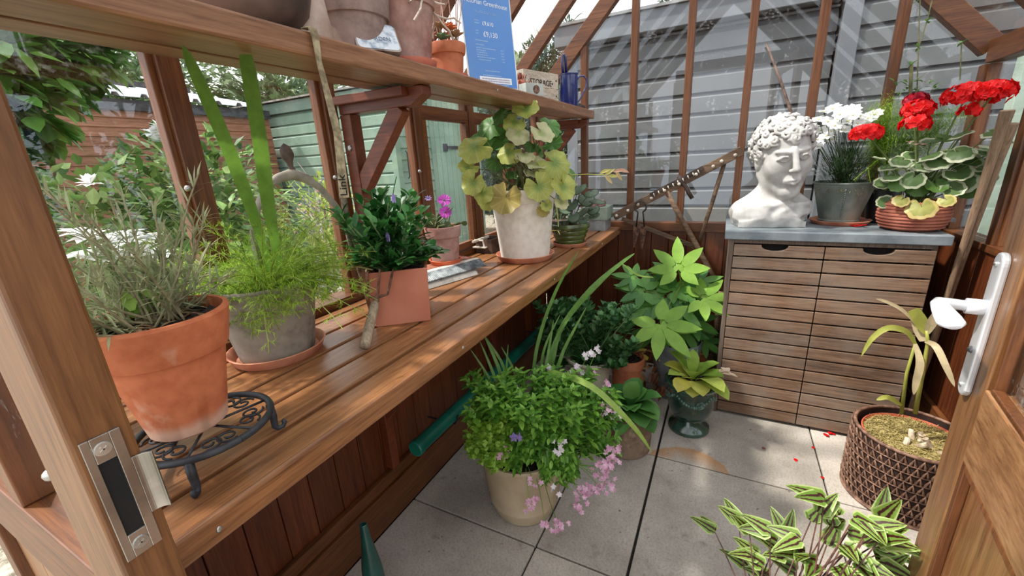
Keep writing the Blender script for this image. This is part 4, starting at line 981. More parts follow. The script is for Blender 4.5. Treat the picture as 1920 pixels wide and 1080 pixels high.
b = MB(); b.leaf(pt(1052, 436, pc, -.09), Vector((.6, 0, .2)), .03, .02, n=3); b.leaf(pt(1060, 430, pc, -.09), Vector((.5, .2, -.2)), .03, .02, n=3); b.leaf(pt(1095, 352, pc, -.02), Vector((.4, .2, -.05)), .05, .014, n=3); b.build('faded_leaves', leafmat('faded_pink', [(190, 150, 120), (206, 170, 150)]), tp)

# ---- metal boxes and glass dish at the end of the bench
GB = simple('galvanised_grey', (132, 138, 140), (158, 164, 166), 20, .5, .2, metal=.3); GG = simple('grey_green_paint', (118, 138, 122), (146, 164, 148), 12, .6, .2)
def obox_open(name, label, cat, x0, x1, y0, y1, z0, z1, mat, t=.003):
    b = MB(); b.box(x0, x1, y0, y1, z0, z0+t); b.box(x0, x0+t, y0, y1, z0+t, z1); b.box(x1-t, x1, y0, y1, z0+t, z1); b.box(x0+t, x1-t, y0, y0+t, z0+t, z1); b.box(x0+t, x1-t, y1-t, y1, z0+t, z1)
    return tag(b.build(name, mat, bevel=.001), label, cat)
obox_open('metal_box', 'grey galvanised metal box on the bench under the green one', 'box', -.700, -.583, 2.27, 2.40, BZ, .900, GB)
b = MB(); b.box(-.715, -.572, 2.262, 2.40, .9002, .970); tag(b.build('tin_box', GG, bevel=.002), 'grey-green tin box stacked on the galvanised box', 'box')
b = MB(); b.lathe([(0, 0), (.05, 0), (.054, .004), (.054, .028), (.051, .030), (.049, .028), (.049, .005), (0, .005)], (-.652, 2.325, .9702), 40)
for k in range(18):
    a = 2*PI*k/18; b.box(-.652+.0545*math.cos(a)-.002, -.652+.0545*math.cos(a)+.002, 2.325+.0545*math.sin(a)-.002, 2.325+.0545*math.sin(a)+.002, .975, .996)
tag(b.build('glass_dish', simple('pink_pressed_glass', (150, 96, 100), (190, 150, 150), 60, .15, .2, trans=.4, coat=.5), smooth=False), 'round pinkish pressed glass dish on top of the tin boxes', 'dish')
obox_open('small_tin', 'small dark open tin on the bench behind the whitewashed pot', 'tin', -1.01, -.925, 1.60, 1.70, BZ, .905, simple('dark_brown_tin', (54, 38, 30), (92, 70, 58), 30, .6, .3))

# ================================================================== on the high shelf
def inv_prof(pr, h): return [(r, h-z) for r, z in pr][::-1]
c = (-.800, .565, SZ)
b = MB(); b.lathe([(0, 0), (.045, .0), (.075, .012), (.100, .04), (.110, .075), (.112, .10), (.106, .103), (.100, .09), (.09, .04), (.05, .015), (0, .012)], c, 48, wob=.01)
tag(b.build('clay_bowl', simple('smoked_brown_clay', (70, 56, 50), (126, 104, 94), 7, .7, .3, detail=8), smooth=True), 'round smoke-darkened clay bowl at the near end of the high shelf', 'bowl')
b = MB(); c = (-.79, .683, SZ); b.lathe([(0, 0), (.046, 0), (.048, .01), (.045, .03), (.030, .15), (.026, .155), (0, .155)], (-.775, .668, SZ), 36, wob=.01)
tag(b.build('upturned_pot', simple('pale_dusty_clay', (160, 134, 120), (196, 178, 166), 10, .85, .3), smooth=True, auto=.6), 'slim pale clay pot standing upside down beside the smoke-darkened bowl', 'pot')
c = (-.795, .815, SZ)
b = MB(); b.lathe(pot_prof(.066, .086, .155, .072, lw=.008), c, 48, wob=.012)
tag(b.build('clay_pot', CLAY_MAUVE, smooth=True, auto=.6), 'wide grey-mauve clay pot with a thick rim, standing behind the small tin', 'pot')
b = MB(); b.lathe(pot_prof(.040, .05, .06), (-.80, .72, SZ+.1555), 30, M=Matrix.Rotation(.0, 3, 'X')) if False else None
# small printed tin leaning back
tn = Vector((-.712, .800, SZ)); TU = Vector((.50, .866, 0)).normalized(); TB = Vector((-.866, .50, 0)); TV = (UZ*.86+TB*.5).normalized(); TNn = TU.cross(TV)
b = MB(); k = []; w_, h_, r_ = .100, .074, .010
for cx, cy, a0 in ((w_-r_, r_, -90), (w_-r_, h_-r_, 0), (r_, h_-r_, 90), (r_, r_, 180)):
    for i in range(5): a = math.radians(a0+22.5*i); k.append((cx+r_*math.cos(a)-w_/2, cy+r_*math.sin(a)))
tt = thing('printed_tin', 'small rounded tin with a pale blue printed lid leaning on the wide clay pot', 'tin', tn)
b.prism(k, tn+UZ*.009, TU, TV, TNn*-1, .018); b.build('tin_body', simple('tarnished_tin_edge', (90, 74, 66), (170, 156, 146), 30, .4, .2, metal=.6), tt, bevel=.001)
b = MB(); b.prism([(x*.93, .037+(y-.037)*.9) for x, y in k], tn+UZ*.009, TU, TV, TNn, .0008)
lid = b.build('printed_lid', simple('pale_blue_print', (150, 166, 184), (214, 222, 228), 45, .35, .05, detail=3, lo=.4, hi=.55), tt)
text('GARDEN', .014, simple('blue_grey_ink', (84, 100, 122), (104, 120, 140), 20, .5, 0), tt, tn+UZ*.009-TU*.026+TV*.026+TNn*.001, TU, TV)

c = (-.775, .965, SZ+.006)
SAU2 = simple('bright_saucer', (184, 98, 76), (206, 120, 96), 12, .6, .1)
b = MB(); b.lathe([(0, 0), (.070, 0), (.074, .004), (.077, .018), (.074, .019), (.070, .006), (0, .006)], (c[0], c[1], SZ), 48)
tag(b.build('saucer', SAU2, smooth=True, auto=.6), 'orange-red saucer on the high shelf under the limed pot of strap-leaved orchid', 'plant saucer')
tp = make_pot('potted_orchid', 'limed reddish clay pot of thick green leaves and dangling pale roots on the high shelf', 'potted plant', (c[0], c[1], SZ+.0065), .062, .086, .15, CLAY_PINK, lip=.018, soil=.01)
b = MB(); R = random.Random(6); root = Vector((c[0], c[1], SZ+.145))
for i in range(16):
    a = R.uniform(0, 6.3); b.leaf(root+sph(a, 0)*.025, sph(a, R.uniform(.5, 1.4)), R.uniform(.07, .13), R.uniform(.018, .026), n=5, prof='ovate', droop=.5, up=(0, 0, 1))
b.build('leaves', leafmat('orchid_leaves', [(70, 104, 40), (104, 140, 56), (150, 170, 90)]), tp)
b = MB()
for i in range(9):
    a = R.uniform(-1.2, 1.4); p = root+sph(a, 0)*.04; pts = [p]; d = sph(a, R.uniform(.2, 1.3))
    for k in range(6): d = (d+Vector((R.uniform(-.5, .5), R.uniform(-.5, .5), R.uniform(-.7, .3)))).normalized(); pts.append(pts[-1]+d*.022)
    b.tube(pts, .0026, 6)
b.build('aerial_roots', simple('pale_roots', (176, 156, 140), (212, 198, 184), 30, .7, .2), tp)
c = (-.785, 1.17, SZ)
b = MB(); b.lathe([(0, 0), (.052, 0), (.056, .004), (.058, .016), (.055, .017), (.051, .006), (0, .006)], c, 40)
tag(b.build('saucer', SAU2, smooth=True, auto=.6), 'orange-red saucer on the high shelf under the small plain pot of succulents', 'plant saucer')
tp = make_pot('potted_succulent', 'small plain terracotta pot of coral and orange rosettes with thin upright stalks', 'potted plant', (c[0], c[1], SZ+.0062), .042, .056, .095, TERRA_P, lip=.03, soil=.008)
root = Vector((c[0], c[1], SZ+.095)); cm = [leafmat('coral_rosettes', [(196, 110, 100), (220, 150, 130), (226, 176, 160)]), leafmat('orange_rosettes', [(214, 112, 62), (226, 150, 100)]), leafmat('green_rosettes', [(110, 140, 100), (140, 164, 124)]), leafmat('buff_rosettes', [(176, 136, 100), (200, 164, 130)])]
for i, (dx, dy, dz, m_) in enumerate([(-.03, -.02, .02, 0), (.01, -.035, .01, 2), (.035, .0, .02, 3), (.0, .02, .05, 1), (-.02, .03, .03, 0), (.02, -.01, .035, 1), (-.005, -.02, .045, 3)]):
    b = MB(); p = root+Vector((dx, dy, dz)); b.tube([root+Vector((dx*.5, dy*.5, -.01)), p], .003, 6)
    for k in range(15): b.leaf(p, sph(k*2.4, .1+k*.085), .030-.0009*k, .016, n=3, prof='ob', fold=.4, droop=-.3)
    b.build('rosette', cm[m_], tp, solid=.002)
b = MB()
for i in range(7): p = root+Vector((R.uniform(-.03, .03), R.uniform(-.03, .03), 0)); stemmy(b, p, p+Vector((R.uniform(-.04, .06), R.uniform(-.03, .05), R.uniform(.16, .30))), .0018, .001, .01, R)
b.build('flower_stalks', simple('dry_pink_stalks', (150, 112, 100), (190, 150, 136), 20, .7, .1), tp)

# the blue price sign in its clear holder
sl, sr = Vector((-.790, 1.293, SZ)), Vector((-.705, 1.490, SZ)); SU = (sr-sl).normalized(); SWD = (sr-sl).length
SBk = Vector((-SU.y, SU.x, 0)); SVv = (UZ*.995+SBk*.09).normalized(); SN = SU.cross(SVv)      # SN faces the doorway
sg = thing('price_sign', 'upright blue price sign in a clear acrylic holder on the high shelf', 'sign', (sl+sr)/2)
b = MB(); b.frame_box(sl, SU, SVv, SN, 0, SWD, .002, .302, -.004, -.001); b.frame_box(sl, SU, SBk, UZ, 0, SWD, -.002, .075, 0, .002); b.build('acrylic_holder', simple('pale_acrylic_edge', (214, 222, 226), (232, 238, 242), 10, .15, 0), sg)
b = MB(); b.frame_box(sl, SU, SVv, SN, .006, SWD-.006, .008, .297, -.0008, .0008); b.build('blue_card', simple('sign_blue', (70, 132, 206), (80, 142, 214), 2, .25, 0, spec=.6), sg)
SWH = simple('sign_white', (232, 238, 246), (238, 242, 248), 3, .4, 0); SPAL = simple('sign_small_print', (150, 186, 226), (160, 194, 230), 3, .4, 0)
def st(body, size, a, z, mt_=SWH): return text(body, size, mt_, sg, sl+SU*a+SVv*z+SN*.0012, SU, SVv, 'sign_lettering', .0002)
kx = SWD/.216
st('Victorian Greenhouse', .0205*kx, .014, .258); st("7'6 x 8'6 (2.3m x 2.6m)", .0105*kx, .052, .232, SPAL)
st('£9,610', .0175*kx, .080, .197); st('£9,130', .0225*kx, .080, .163)
b = MB(); Rr = random.Random(3)
for z_, a0, a1 in [(.207, .05, .066), (.199, .05, .070), (.176, .05, .062), (.168, .05, .06), (.147, .045, .096), (.134, .045, .078), (.124, .045, .128), (.117, .045, .082), (.110, .045, .088), (.103, .045, .09), (.096, .045, .122), (.088, .05, .10),
                  (.055, .072, .135), (.041, .06, .14), (.0125, .05, .17), (.124, .148, .16), (.115, .148, .16), (.106, .148, .16), (.097, .148, .162), (.088, .15, .162)]:
    x = a0
    while x < a1: w_ = Rr.uniform(.003, .008); b.frame_box(sl, SU, SVv, SN, x, min(a1, x+w_), z_, z_+.0028, .0008, .0012); x += w_+.0016
b.build('small_print_lines', SPAL, sg)
b = MB(); b.frame_box(sl, SU, SVv, SN, .045, SWD-.03, .018, .038, .0008, .0011); b.build('white_panel', SWH, sg)
b = MB(); 
for z_ in (.0295, .0225):
    x = .055
    while x < SWD-.04: w_ = Rr.uniform(.003, .008); b.frame_box(sl, SU, SVv, SN, x, x+w_, z_, z_+.0032, .0011, .0014); x += w_+.0018
b.build('panel_print_lines', simple('panel_print', (150, 140, 160), (160, 150, 170), 3, .5, 0), sg)
# dried woven rosette, small box, storage crate, jug
b = MB(); R = random.Random(9); q = Vector((-.785, 1.68, SZ+.045))
t = thing('dried_seed_head', 'reddish brown dried seed head lying behind the price sign', 'seed head', (-.785, 1.68, SZ))
for k in range(60):
    d = sph(R.uniform(0, 6.3), R.uniform(-1.2, 1.5)); b.leaf(q+d*.028, d+Vector((0, 0, .3)), .026, .012, n=3, prof='ovate', droop=-.3)
b.ball(q-UZ*.008, .036, 12); b.build('scales', leafmat('red_brown_scales', [(110, 54, 42), (150, 84, 66), (176, 112, 90)], trans=.05, rough=.7), t)
bx = Vector((-.728, 1.605, SZ)); BU = Vector((.45, .89, 0)).normalized(); BV = Vector((-BU.y, BU.x, 0)); BN = -BV
t = thing('seed_packet_box', 'small pale grey box printed with a brown cone on the high shelf', 'box', bx)
b = MB(); b.frame_box(bx, BU, BV, UZ, 0, .090, 0, .045, 0, .045); b.build('box_body', simple('pale_grey_card', (150, 160, 156), (184, 190, 184), 14, .7, .1), t, bevel=.0015)
b = MB(); b.lathe([(0, 0), (.016, 0), (.016, .0015), (0, .0015)], bx+BU*.052+UZ*.023+BN*.0, 24, M=BN.to_track_quat('Z', 'Y').to_matrix()); b.build('printed_cone', simple('cone_print', (70, 46, 38), (140, 104, 88), 150, .7, .1), t)
cx = Vector((-.815, 1.775, SZ)); CU = Vector((.30, .954, 0)).normalized(); CV = Vector((-CU.y, CU.x, 0))
t = thing('storage_crate', 'whitewashed wooden crate lettered STORAGE on the high shelf', 'crate', cx)
b = MB(); W_CR = wood('whitewashed_crate', S(160, 146, 128), S(198, 186, 168), S(220, 210, 196), 'Y', rough=.8, vary=.08)
for a in ((0, .24, 0, .008, .002, .063), (0, .24, 0, .008, .066, .130), (0, .24, .072, .08, .002, .130), (0, .008, .0085, .0715, .002, .130), (.232, .24, .0085, .0715, .002, .130), (.0085, .2315, .0085, .0715, .002, .008)): b.frame_box(cx, CU, CV, UZ, *a)
b.build('planks', W_CR, t, bevel=.001)
text('STORAGE•', .034, INK, t, cx+CU*.040-CV*.001+UZ*.074, CU, UZ, 'stencilled_lettering')
for z_ in (.035, .100): b = MB(); b.ball(cx+CU*.222-CV*.001+UZ*z_, .004, 8); b.build('nail_head', RUST, t)
NAVY = simple('navy_enamel', (18, 34, 92), (26, 46, 116), 6, .2, .05, coat=.6)
jc = Vector((-.735, 2.13, SZ)); t = thing('enamel_jug', 'navy blue enamel watering jug at the far end of the high shelf', 'jug', jc)
b = MB(); b.lathe([(0, 0), (.042, 0), (.044, .003), (.043, .14), (.0455, .143), (.0455, .147), (.041, .147), (.040, .01), (0, .01)], jc, 40); b.build('body', NAVY, t, smooth=True, auto=.6)
hu = Vector((.62, .78, 0)).normalized()
b = MB(); b.tube([jc+hu*.042+UZ*.118, jc+hu*.06+UZ*.138, jc+hu*.085+UZ*.142, jc+hu*.104+UZ*.125, jc+hu*.105+UZ*.10, jc+hu*.085+UZ*.065, jc+hu*.06+UZ*.03, jc+hu*.044+UZ*.015], .0042, 10); b.build('handle', NAVY, t, smooth=True)
b = MB(); b.tube([jc-hu*.033+UZ*.145, jc-hu*.036+UZ*.19, jc-hu*.034+UZ*.225, jc-hu*.026+UZ*.232, jc-hu*.018+UZ*.222, jc-hu*.015+UZ*.145], .0065, 8); b.build('upright_spout', NAVY, t, smooth=True)
b = MB(); b.tube([jc+Vector((.02, .10, .012)), jc+Vector((.01, .2, .012))], .012, 10); tag(b.build('small_stopper', simple('dark_stopper', (40, 34, 32), (70, 60, 56), 20, .7, .1)), 'small dark cylinder lying beside the navy enamel jug', 'stopper')

# ================================================================== against the back gable: the pegged bar, shears, twig
YB = 2.385
pb = thing('pegged_rake_frame', 'weathered slanting wooden bar set with pale pegs, on long struts', 'hay rake', (-.02, YB, 0))
def by(u, v, y=YB): return at(u, v, Y=y)
def plank(b, p, q, w, th, n=(0, -1, 0)): b.obox(p, q, th, w, up=UZ); return b
A1, A2 = by(1152, 406), by(1392, 282)
b = MB(); dAB = (A2-A1).normalized(); nB = Vector((0, -1, 0)); vB = nB.cross(dAB); LB = (A2-A1).length
b.frame_box(A1, dAB, vB, nB, 0, LB, -.022, .022, 0, .022); b.build('bar', W_OLD, pb, bevel=.003)
b = MB(); b.frame_box(A1, dAB, vB, nB, LB*.33, LB*.74, .004, .024, .022, .028); b.build('toothed_strip', simple('dark_strip', (40, 32, 28), (70, 56, 48), 30, .8, .3), pb, bevel=.001)
PEG = simple('pale_peg', (186, 172, 156), (224, 214, 200), 30, .6, .2)
for k, f_ in enumerate([.03, .13, .22, .33, .44, .55, .68, .80, .86, .95]):
    p = A1+dAB*LB*f_+nB*.022-vB*(.004 if k % 2 else .0)
    b = MB(); b.tube([p, p+nB*.014, p+nB*.020+vB*.001], [.0075, .0085, .004], 10); b.build('peg', PEG, pb, smooth=True)
for k in range(10):
    p = A1+dAB*LB*(.36+.038*k)+nB*.028+vB*.014; b = MB(); b.tube([p, p+nB*.010-vB*.006, p+nB*.010-vB*.016], .0028, 6); b.build('tooth', PEG, pb, smooth=True)
def stick(p, q, r, name, mat, y2=None):
    b = MB(); m_ = p.lerp(q, .5); b.tube([p, p.lerp(q, .25), m_+Vector((.002, 0, .002)), p.lerp(q, .75), q], [r, r*1.05, r, r*1.02, r*.95], 9); return b.build(name, mat, pb, smooth=True)
F = by(1352, 545, YB-.02); e = F+(F-by(1252, 362, YB-.02)).normalized()*0
k_ = (F-by(1250, 360, YB-.02)); floor_pt = by(1250, 360, YB-.02)+k_*((by(1250, 360).z)/(-k_.z))
lo = by(1250, 360, YB-.02); hi_end = lo+k_*((lo.z-.0)/(-k_.z))
hi_end = Vector((min(hi_end.x, .30), YB-.02+.0, .0)) if False else lo+k_*1.0
hi_end = Vector((hi_end.x+.0, hi_end.y, hi_end.z))
stick(lo, hi_end, .0135, 'strut', W_OLD)
stick(by(1360, 300, YB+.005), by(1312, 452, YB+.005), .010, 'strut', W_OLD)
stick(hi_end, Vector((.004, YB-.02, .004)), .013, 'strut', W_OLD)
stick(by(1272, 330, YB-.028), by(1298, 372, YB-.028), .011, 'stub', simple('dark_stub', (44, 34, 30), (76, 60, 52), 20, .8, .3))
b = MB(); b.obox(by(1166, 410, YB+.01), by(1302, 462, YB+.01), .008, .022); b.build('lower_rail', W_OLD, pb, bevel=.001)
shc = by(1200, 384, YB-.05)
t = thing('hanging_shears', 'rusty old spring shears hanging from a peg of the slanting bar', 'shears', shc)
b = MB(); c = by(1201, 388, YB-.045); pts = []
for k in range(17): a = math.radians(-60+300*k/16); pts.append(c+Vector((.028*math.sin(a+PI*.0-.0)*1.0, 0, .028*math.cos(a)))) if False else pts.append(c+Vector((.030*math.cos(math.radians(-65+310*k/16)), 0, .030*math.sin(math.radians(-65+310*k/16)))))
b.tube(pts, .0042, 8)
e1, e2 = pts[0], pts[-1]
x1, x2 = by(1208, 425, YB-.045), by(1193, 425, YB-.045)
b.tube([e1, by(1206, 400, YB-.045), x1], .0042, 8); b.tube([e2, by(1196, 400, YB-.045), x2], .0042, 8); b.build('spring', simple('dark_spring_steel', (44, 40, 38), (80, 72, 66), 40, .6, .3, metal=.4), t, smooth=True)
for (u0, v0, u1, v1, w_) in ((1206, 424, 1204, 468, .018), (1194, 424, 1189, 464, .018)):
    p, q = by(u0, v0, YB-.045), by(u1, v1, YB-.045); b = MB(); d_ = (q-p).normalized(); s_ = Vector((0, 1, 0)).cross(d_)
    b.prism([(-w_, 0), (w_, .0), (w_*.9, .04), (.004, (q-p).length), (-.002, (q-p).length), (-w_*.9, .04)], p, s_, d_, Vector((0, 1, 0)), .0022); b.build('blade', RUST, t)
b = MB(); p, q = by(1437, 82, 2.44), by(1489, 228, 2.42); b.tube([p, p.lerp(q, .5)+Vector((.004, 0, 0)), q, by(1500, 300, 2.40), Vector((by(1500, 300, 2.4).x+.015, 2.40, .902))], [.004, .006, .007, .007, .007], 7)
tag(b.build('garden_cane', simple('dark_bark_cane', (84, 66, 58), (126, 104, 92), 40, .8, .3), smooth=True), 'thin dark twig leaning on the gable glass above the stone head', 'twig')

# ================================================================== slatted cabinet
cb = thing('slatted_cabinet', 'weathered slatted wooden two-door cabinet with a grey metal top', 'cabinet', (.375, 2.21, 0))
CX0, CX1, CY, CYB, CT = .010, .742, 2.018, 2.40, .9
b = MB(); b.box(CX0, CX1, CY-.006, CYB, CT-.038, CT); b.build('top', simple('zinc_top', (112, 122, 128), (148, 156, 160), 9, .5, .15, metal=.25, detail=8), cb, bevel=.004)
b = MB(); b.box(CX0+.02, CX0+.038, CY+.02, CYB-.01, .0, CT-.039); b.box(CX1-.045, CX1-.027, CY+.02, CYB-.01, 0, CT-.039); b.box(CX0+.038, CX1-.045, CYB-.03, CYB-.01, 0, CT-.039); b.box(CX0+.038, CX1-.045, CY+.024, CYB-.03, .02, .04)
b.box(CX0+.02, CX0+.038, CY, CY+.0195, .0, CT-.039); b.box(CX0+.038, CX1-.045, CY+.004, CY+.019, CT-.054, CT-.039)
b.build('carcass', W_GREYZ, cb, bevel=.002)
b = MB(); b.box(CX0+.039, CX1-.046, CY+.03, CY+.034, .045, CT-.056); b.build('slat_gap_shade', simple('painted_inner_shade', (14, 11, 9), (26, 20, 16), 10, .95, 0), cb)  # near-black sheet paints the shade behind the door slats
xm = .374
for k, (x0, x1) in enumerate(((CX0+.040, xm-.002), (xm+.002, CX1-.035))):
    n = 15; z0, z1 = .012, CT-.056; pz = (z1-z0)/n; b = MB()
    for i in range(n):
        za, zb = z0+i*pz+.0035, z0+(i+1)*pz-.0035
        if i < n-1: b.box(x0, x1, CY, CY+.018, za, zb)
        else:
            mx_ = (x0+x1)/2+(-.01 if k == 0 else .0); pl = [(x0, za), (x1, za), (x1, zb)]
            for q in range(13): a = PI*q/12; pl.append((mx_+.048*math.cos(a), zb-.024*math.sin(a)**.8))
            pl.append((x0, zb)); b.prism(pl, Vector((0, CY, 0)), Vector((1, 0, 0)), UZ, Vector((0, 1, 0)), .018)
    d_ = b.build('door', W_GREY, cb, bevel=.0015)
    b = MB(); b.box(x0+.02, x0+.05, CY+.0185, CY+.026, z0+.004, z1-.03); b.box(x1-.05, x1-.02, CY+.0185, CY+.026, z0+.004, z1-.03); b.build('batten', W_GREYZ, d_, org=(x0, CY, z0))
# small bracket at the back right of the cabinet and two poles
b = MB(); b.tube([(.752, 2.20, .0), (.752, 2.20, .925)], .010, 10); b.box(.73, .79, 2.17, 2.23, .926, .940); tag(b.build('metal_stand', GB, bevel=.001), 'slim grey metal stand squeezed between the cabinet and the poles', 'stand')
for i, (top_, bot, r, lb) in enumerate((((.780, 1.995, 1.308), (.775, 2.12, 0), .0165, 'thick wooden pole in the corner, the taller of the two sawn ends'), ((.800, 2.0, 1.267), (.800, 2.19, 0), .0155, 'thick wooden pole in the corner, the lower and nearer of the two sawn ends'))):
    P0, P1 = Vector(bot), Vector(top_); b = MB(); t = thing('wooden_pole', lb, 'pole', P0)
    b.tube([P0, P0.lerp(P1, .3)+Vector((.003, 0, 0)), P0.lerp(P1, .7), P0.lerp(P1, .9), P1], [r*.5, r*.54, r*.6, r*.8, r*1.08], 14); b.build('shaft', wood('pole_bark_%d' % i, S(92, 70, 52), S(130, 104, 80), S(158, 132, 106), 'Z', rough=.8, vary=.1), t, smooth=True, auto=.7)
    dd_ = (P1-P0).normalized(); b = MB(); b.lathe([(0, 0), (r*1.02, 0), (r*.98, .003), (0, .004)], P1, 20, M=dd_.to_track_quat('Z', 'Y').to_matrix()); b.build('sawn_end', simple('sawn_wood_end', (150, 124, 100), (186, 160, 134), 40, .8, .2), t)

# ================================================================== the stone head
def surface_nets(F, org, h):
    nx, ny, nz = F.shape; ins = F < 0
    c = [ins[i:nx-1+i, j:ny-1+j, k:nz-1+k] for i in (0, 1) for j in (0, 1) for k in (0, 1)]
    sm = sum(x.astype(np.int8) for x in c); act = (sm > 0) & (sm < 8)
    idx = -np.ones(act.shape, dtype=np.int64); ii = np.argwhere(act); idx[act] = np.arange(len(ii))
    pos = np.zeros((len(ii), 3)); cnt = np.zeros(len(ii)); corners = [(i, j, k) for i in (0, 1) for j in (0, 1) for k in (0, 1)]
    val = {cc: F[ii[:, 0]+cc[0], ii[:, 1]+cc[1], ii[:, 2]+cc[2]] for cc in corners}
    for a in corners:
        for ax in range(3):
            if a[ax] == 0:
                e = list(a); e[ax] = 1; e = tuple(e); va, vb = val[a], val[e]; m = (va < 0) != (vb < 0)
                t = np.where(m, va/np.where(va-vb == 0, 1, va-vb), 0); p = np.array(a, float)[None, :].repeat(len(ii), 0); p[:, ax] += t
                pos[m] += p[m]; cnt[m] += 1
    V = (ii+pos/cnt[:, None])*h+np.array(org); faces = []
    for ax in range(3):
        o1, o2 = [(1, 2), (2, 0), (0, 1)][ax]
        sl0 = [slice(1, -1)]*3; sl1 = [slice(1, -1)]*3; sl0[ax] = slice(0, F.shape[ax]-1); sl1[ax] = slice(1, F.shape[ax])
        a, b_ = ins[tuple(sl0)], ins[tuple(sl1)]; q = np.argwhere(a != b_); off = np.array([1, 1, 1]); off[ax] = 0; q2 = q+off
        def g(d1, d2):
            r = q2.copy(); r[:, o1] -= d1; r[:, o2] -= d2; return idx[r[:, 0], r[:, 1], r[:, 2]]
        f = np.stack([g(1, 1), g(0, 1), g(0, 0), g(1, 0)], 1); fl = ~a[tuple(q.T)] ; f[fl] = f[fl][:, ::-1]; faces.append(f)
    return V, np.concatenate(faces)
def build_head():
    h = .0030; org = np.array([-.20, -.19, -.006]); dims = (int(.40/h), int(.37/h), int(.50/h))
    G = np.stack(np.meshgrid(*[np.arange(d) for d in dims], indexing='ij'), -1).astype(np.float32)*h+org.astype(np.float32)
    def smin(a, b_, k): t = np.clip(.5+.5*(b_-a)/k, 0, 1); return b_+(a-b_)*t-k*t*(1-t)
    def smax(a, b_, k): return -smin(-a, -b_, k)
    def ell(P, c, r):
        q = (P-np.array(c, np.float32)); rr = np.array(r, np.float32); k0 = np.linalg.norm(q/rr, axis=-1); k1 = np.linalg.norm(q/(rr*rr), axis=-1)+1e-9; return k0*(k0-1)/k1
    def cap(P, a, b_, r1, r2=None):
        a = np.array(a, np.float32); b_ = np.array(b_, np.float32); r2 = r1 if r2 is None else r2; ba = b_-a; pa = P-a
        t = np.clip((pa@ba)/(ba@ba), 0, 1); return np.linalg.norm(pa-t[..., None]*ba, axis=-1)-(r1+(r2-r1)*t)
    F = ell(G, (-.01, .02, .048), (.178, .118, .076))
    # neck & shoulders
    F = smin(F, cap(G, (.0, .025, .05), (.005, .005, .25), .070, .058), .042)
    F = smin(F, cap(G, (-.05, .0, .10), (-.035, -.02, .24), .020, .018), .03); F = smin(F, cap(G, (.02, -.055, .085), (.05, .0, .23), .012, .016), .025)
    F = smin(F, cap(G, (-.13, .02, .080), (-.03, .03, .165), .024, .024), .04); F = smin(F, cap(G, (.12, .02, .085), (.03, .03, .165), .024, .024), .04)
    F = smin(F, cap(G, (.0, -.075, .085), (-.11, -.055, .085), .016, .014), .025); F = smin(F, cap(G, (.02, -.075, .085), (.11, -.05, .10), .014, .012), .02)
    # cut shoulders: box with rough edges
    nz = .006*np.sin(G[..., 0]*70)*np.sin(G[..., 2]*60+1)+.004*np.sin(G[..., 1]*110+G[..., 2]*50)
    q = np.maximum.reduce([np.abs(G[..., 0]+.01)-.155+nz, -G[..., 1]-.088-.25*(.10-G[..., 2])*.3+nz, G[..., 1]-.11, .0-G[..., 2]])
    cut = G[..., 0]*.62-G[..., 1]*.30+(.10-G[..., 2])*.62-.112+nz
    F = smax(F, q, .006); F = smax(F, cut, .005)
    base = np.maximum.reduce([np.abs(G[..., 0]+.018)-.132+nz*.7, np.abs(G[..., 1]-.01)-.085+nz*.7, G[..., 2]-.028, -G[..., 2]])+nz*.5; F = smin(F, base, .02); F = np.maximum(F, -G[..., 2]+.001)
    # head frame, turned and tilted
    th, tl, rl = .12, .16, -.10
    Rz = np.array([[math.cos(th), -math.sin(th), 0], [math.sin(th), math.cos(th), 0], [0, 0, 1]]); Rx = np.array([[1, 0, 0], [0, math.cos(tl), -math.sin(tl)], [0, math.sin(tl), math.cos(tl)]]); Ry = np.array([[math.cos(rl), 0, math.sin(rl)], [0, 1, 0], [-math.sin(rl), 0, math.cos(rl)]])
    Rm = (Rz@Ry@Rx).astype(np.float32); hc_ = np.array([.006, -.006, .292], np.float32); HS = 1.2
    P = (G-hc_)@Rm/HS
    H = ell(P, (0, .018, .045), (.084, .100, .088))
    H = smin(H, ell(P, (0, -.028, -.018), (.069, .069, .098)), .03)
    H = smin(H, cap(P, (-.054, .005, -.052), (-.014, -.073, -.106), .024, .020), .03); H = smin(H, cap(P, (.054, .005, -.052), (.014, -.073, -.106), .024, .020), .03)
    H = smin(H, ell(P, (0, -.080, -.108), (.021, .018, .018)), .018)
    for s in (-1, 1):
        H = smin(H, ell(P, (s*.040, -.060, -.020), (.026, .026, .032)), .03)
        H = smax(H, -ell(P, (s*.031, -.106, .016), (.022, .019, .0140)), .012)
        H = smin(H, cap(P, (s*.014, -.0965, .035), (s*.050, -.080, .037), .0045, .0035), .014)
    H = smin(H, cap(P, (0, -.094, .044), (0, -.119, -.018), .0075, .0115), .010)
    H = smin(H, ell(P, (0, -.121, -.022), (.0095, .0105, .0085)), .006)
    for s in (-1, 1): H = smin(H, ell(P, (s*.0115, -.109, -.025), (.0075, .010, .0065)), .005)
    H = smin(H, ell(P, (0, -.092, -.062), (.028, .016, .022)), .012)
    for s in (-1, 1):
        H = smin(H, cap(P, (0, -.1105, -.0565), (s*.022, -.0985, -.0600), .0054, .0028), .005); H = smin(H, cap(P, (0, -.1075, -.0695), (s*.017, -.0985, -.0655), .0062, .0035), .005)
        H = smax(H, -cap(P, (0, -.1165, -.0630), (s*.022, -.1065, -.0640), .0022, .0016), .003)
        H = smax(H, -ell(P, (s*.0055, -.118, -.033), (.0028, .004, .003)), .002)
    H = smax(H, -cap(P, (-.012, -.111, -.083), (.012, -.111, -.083), .0055), .006)
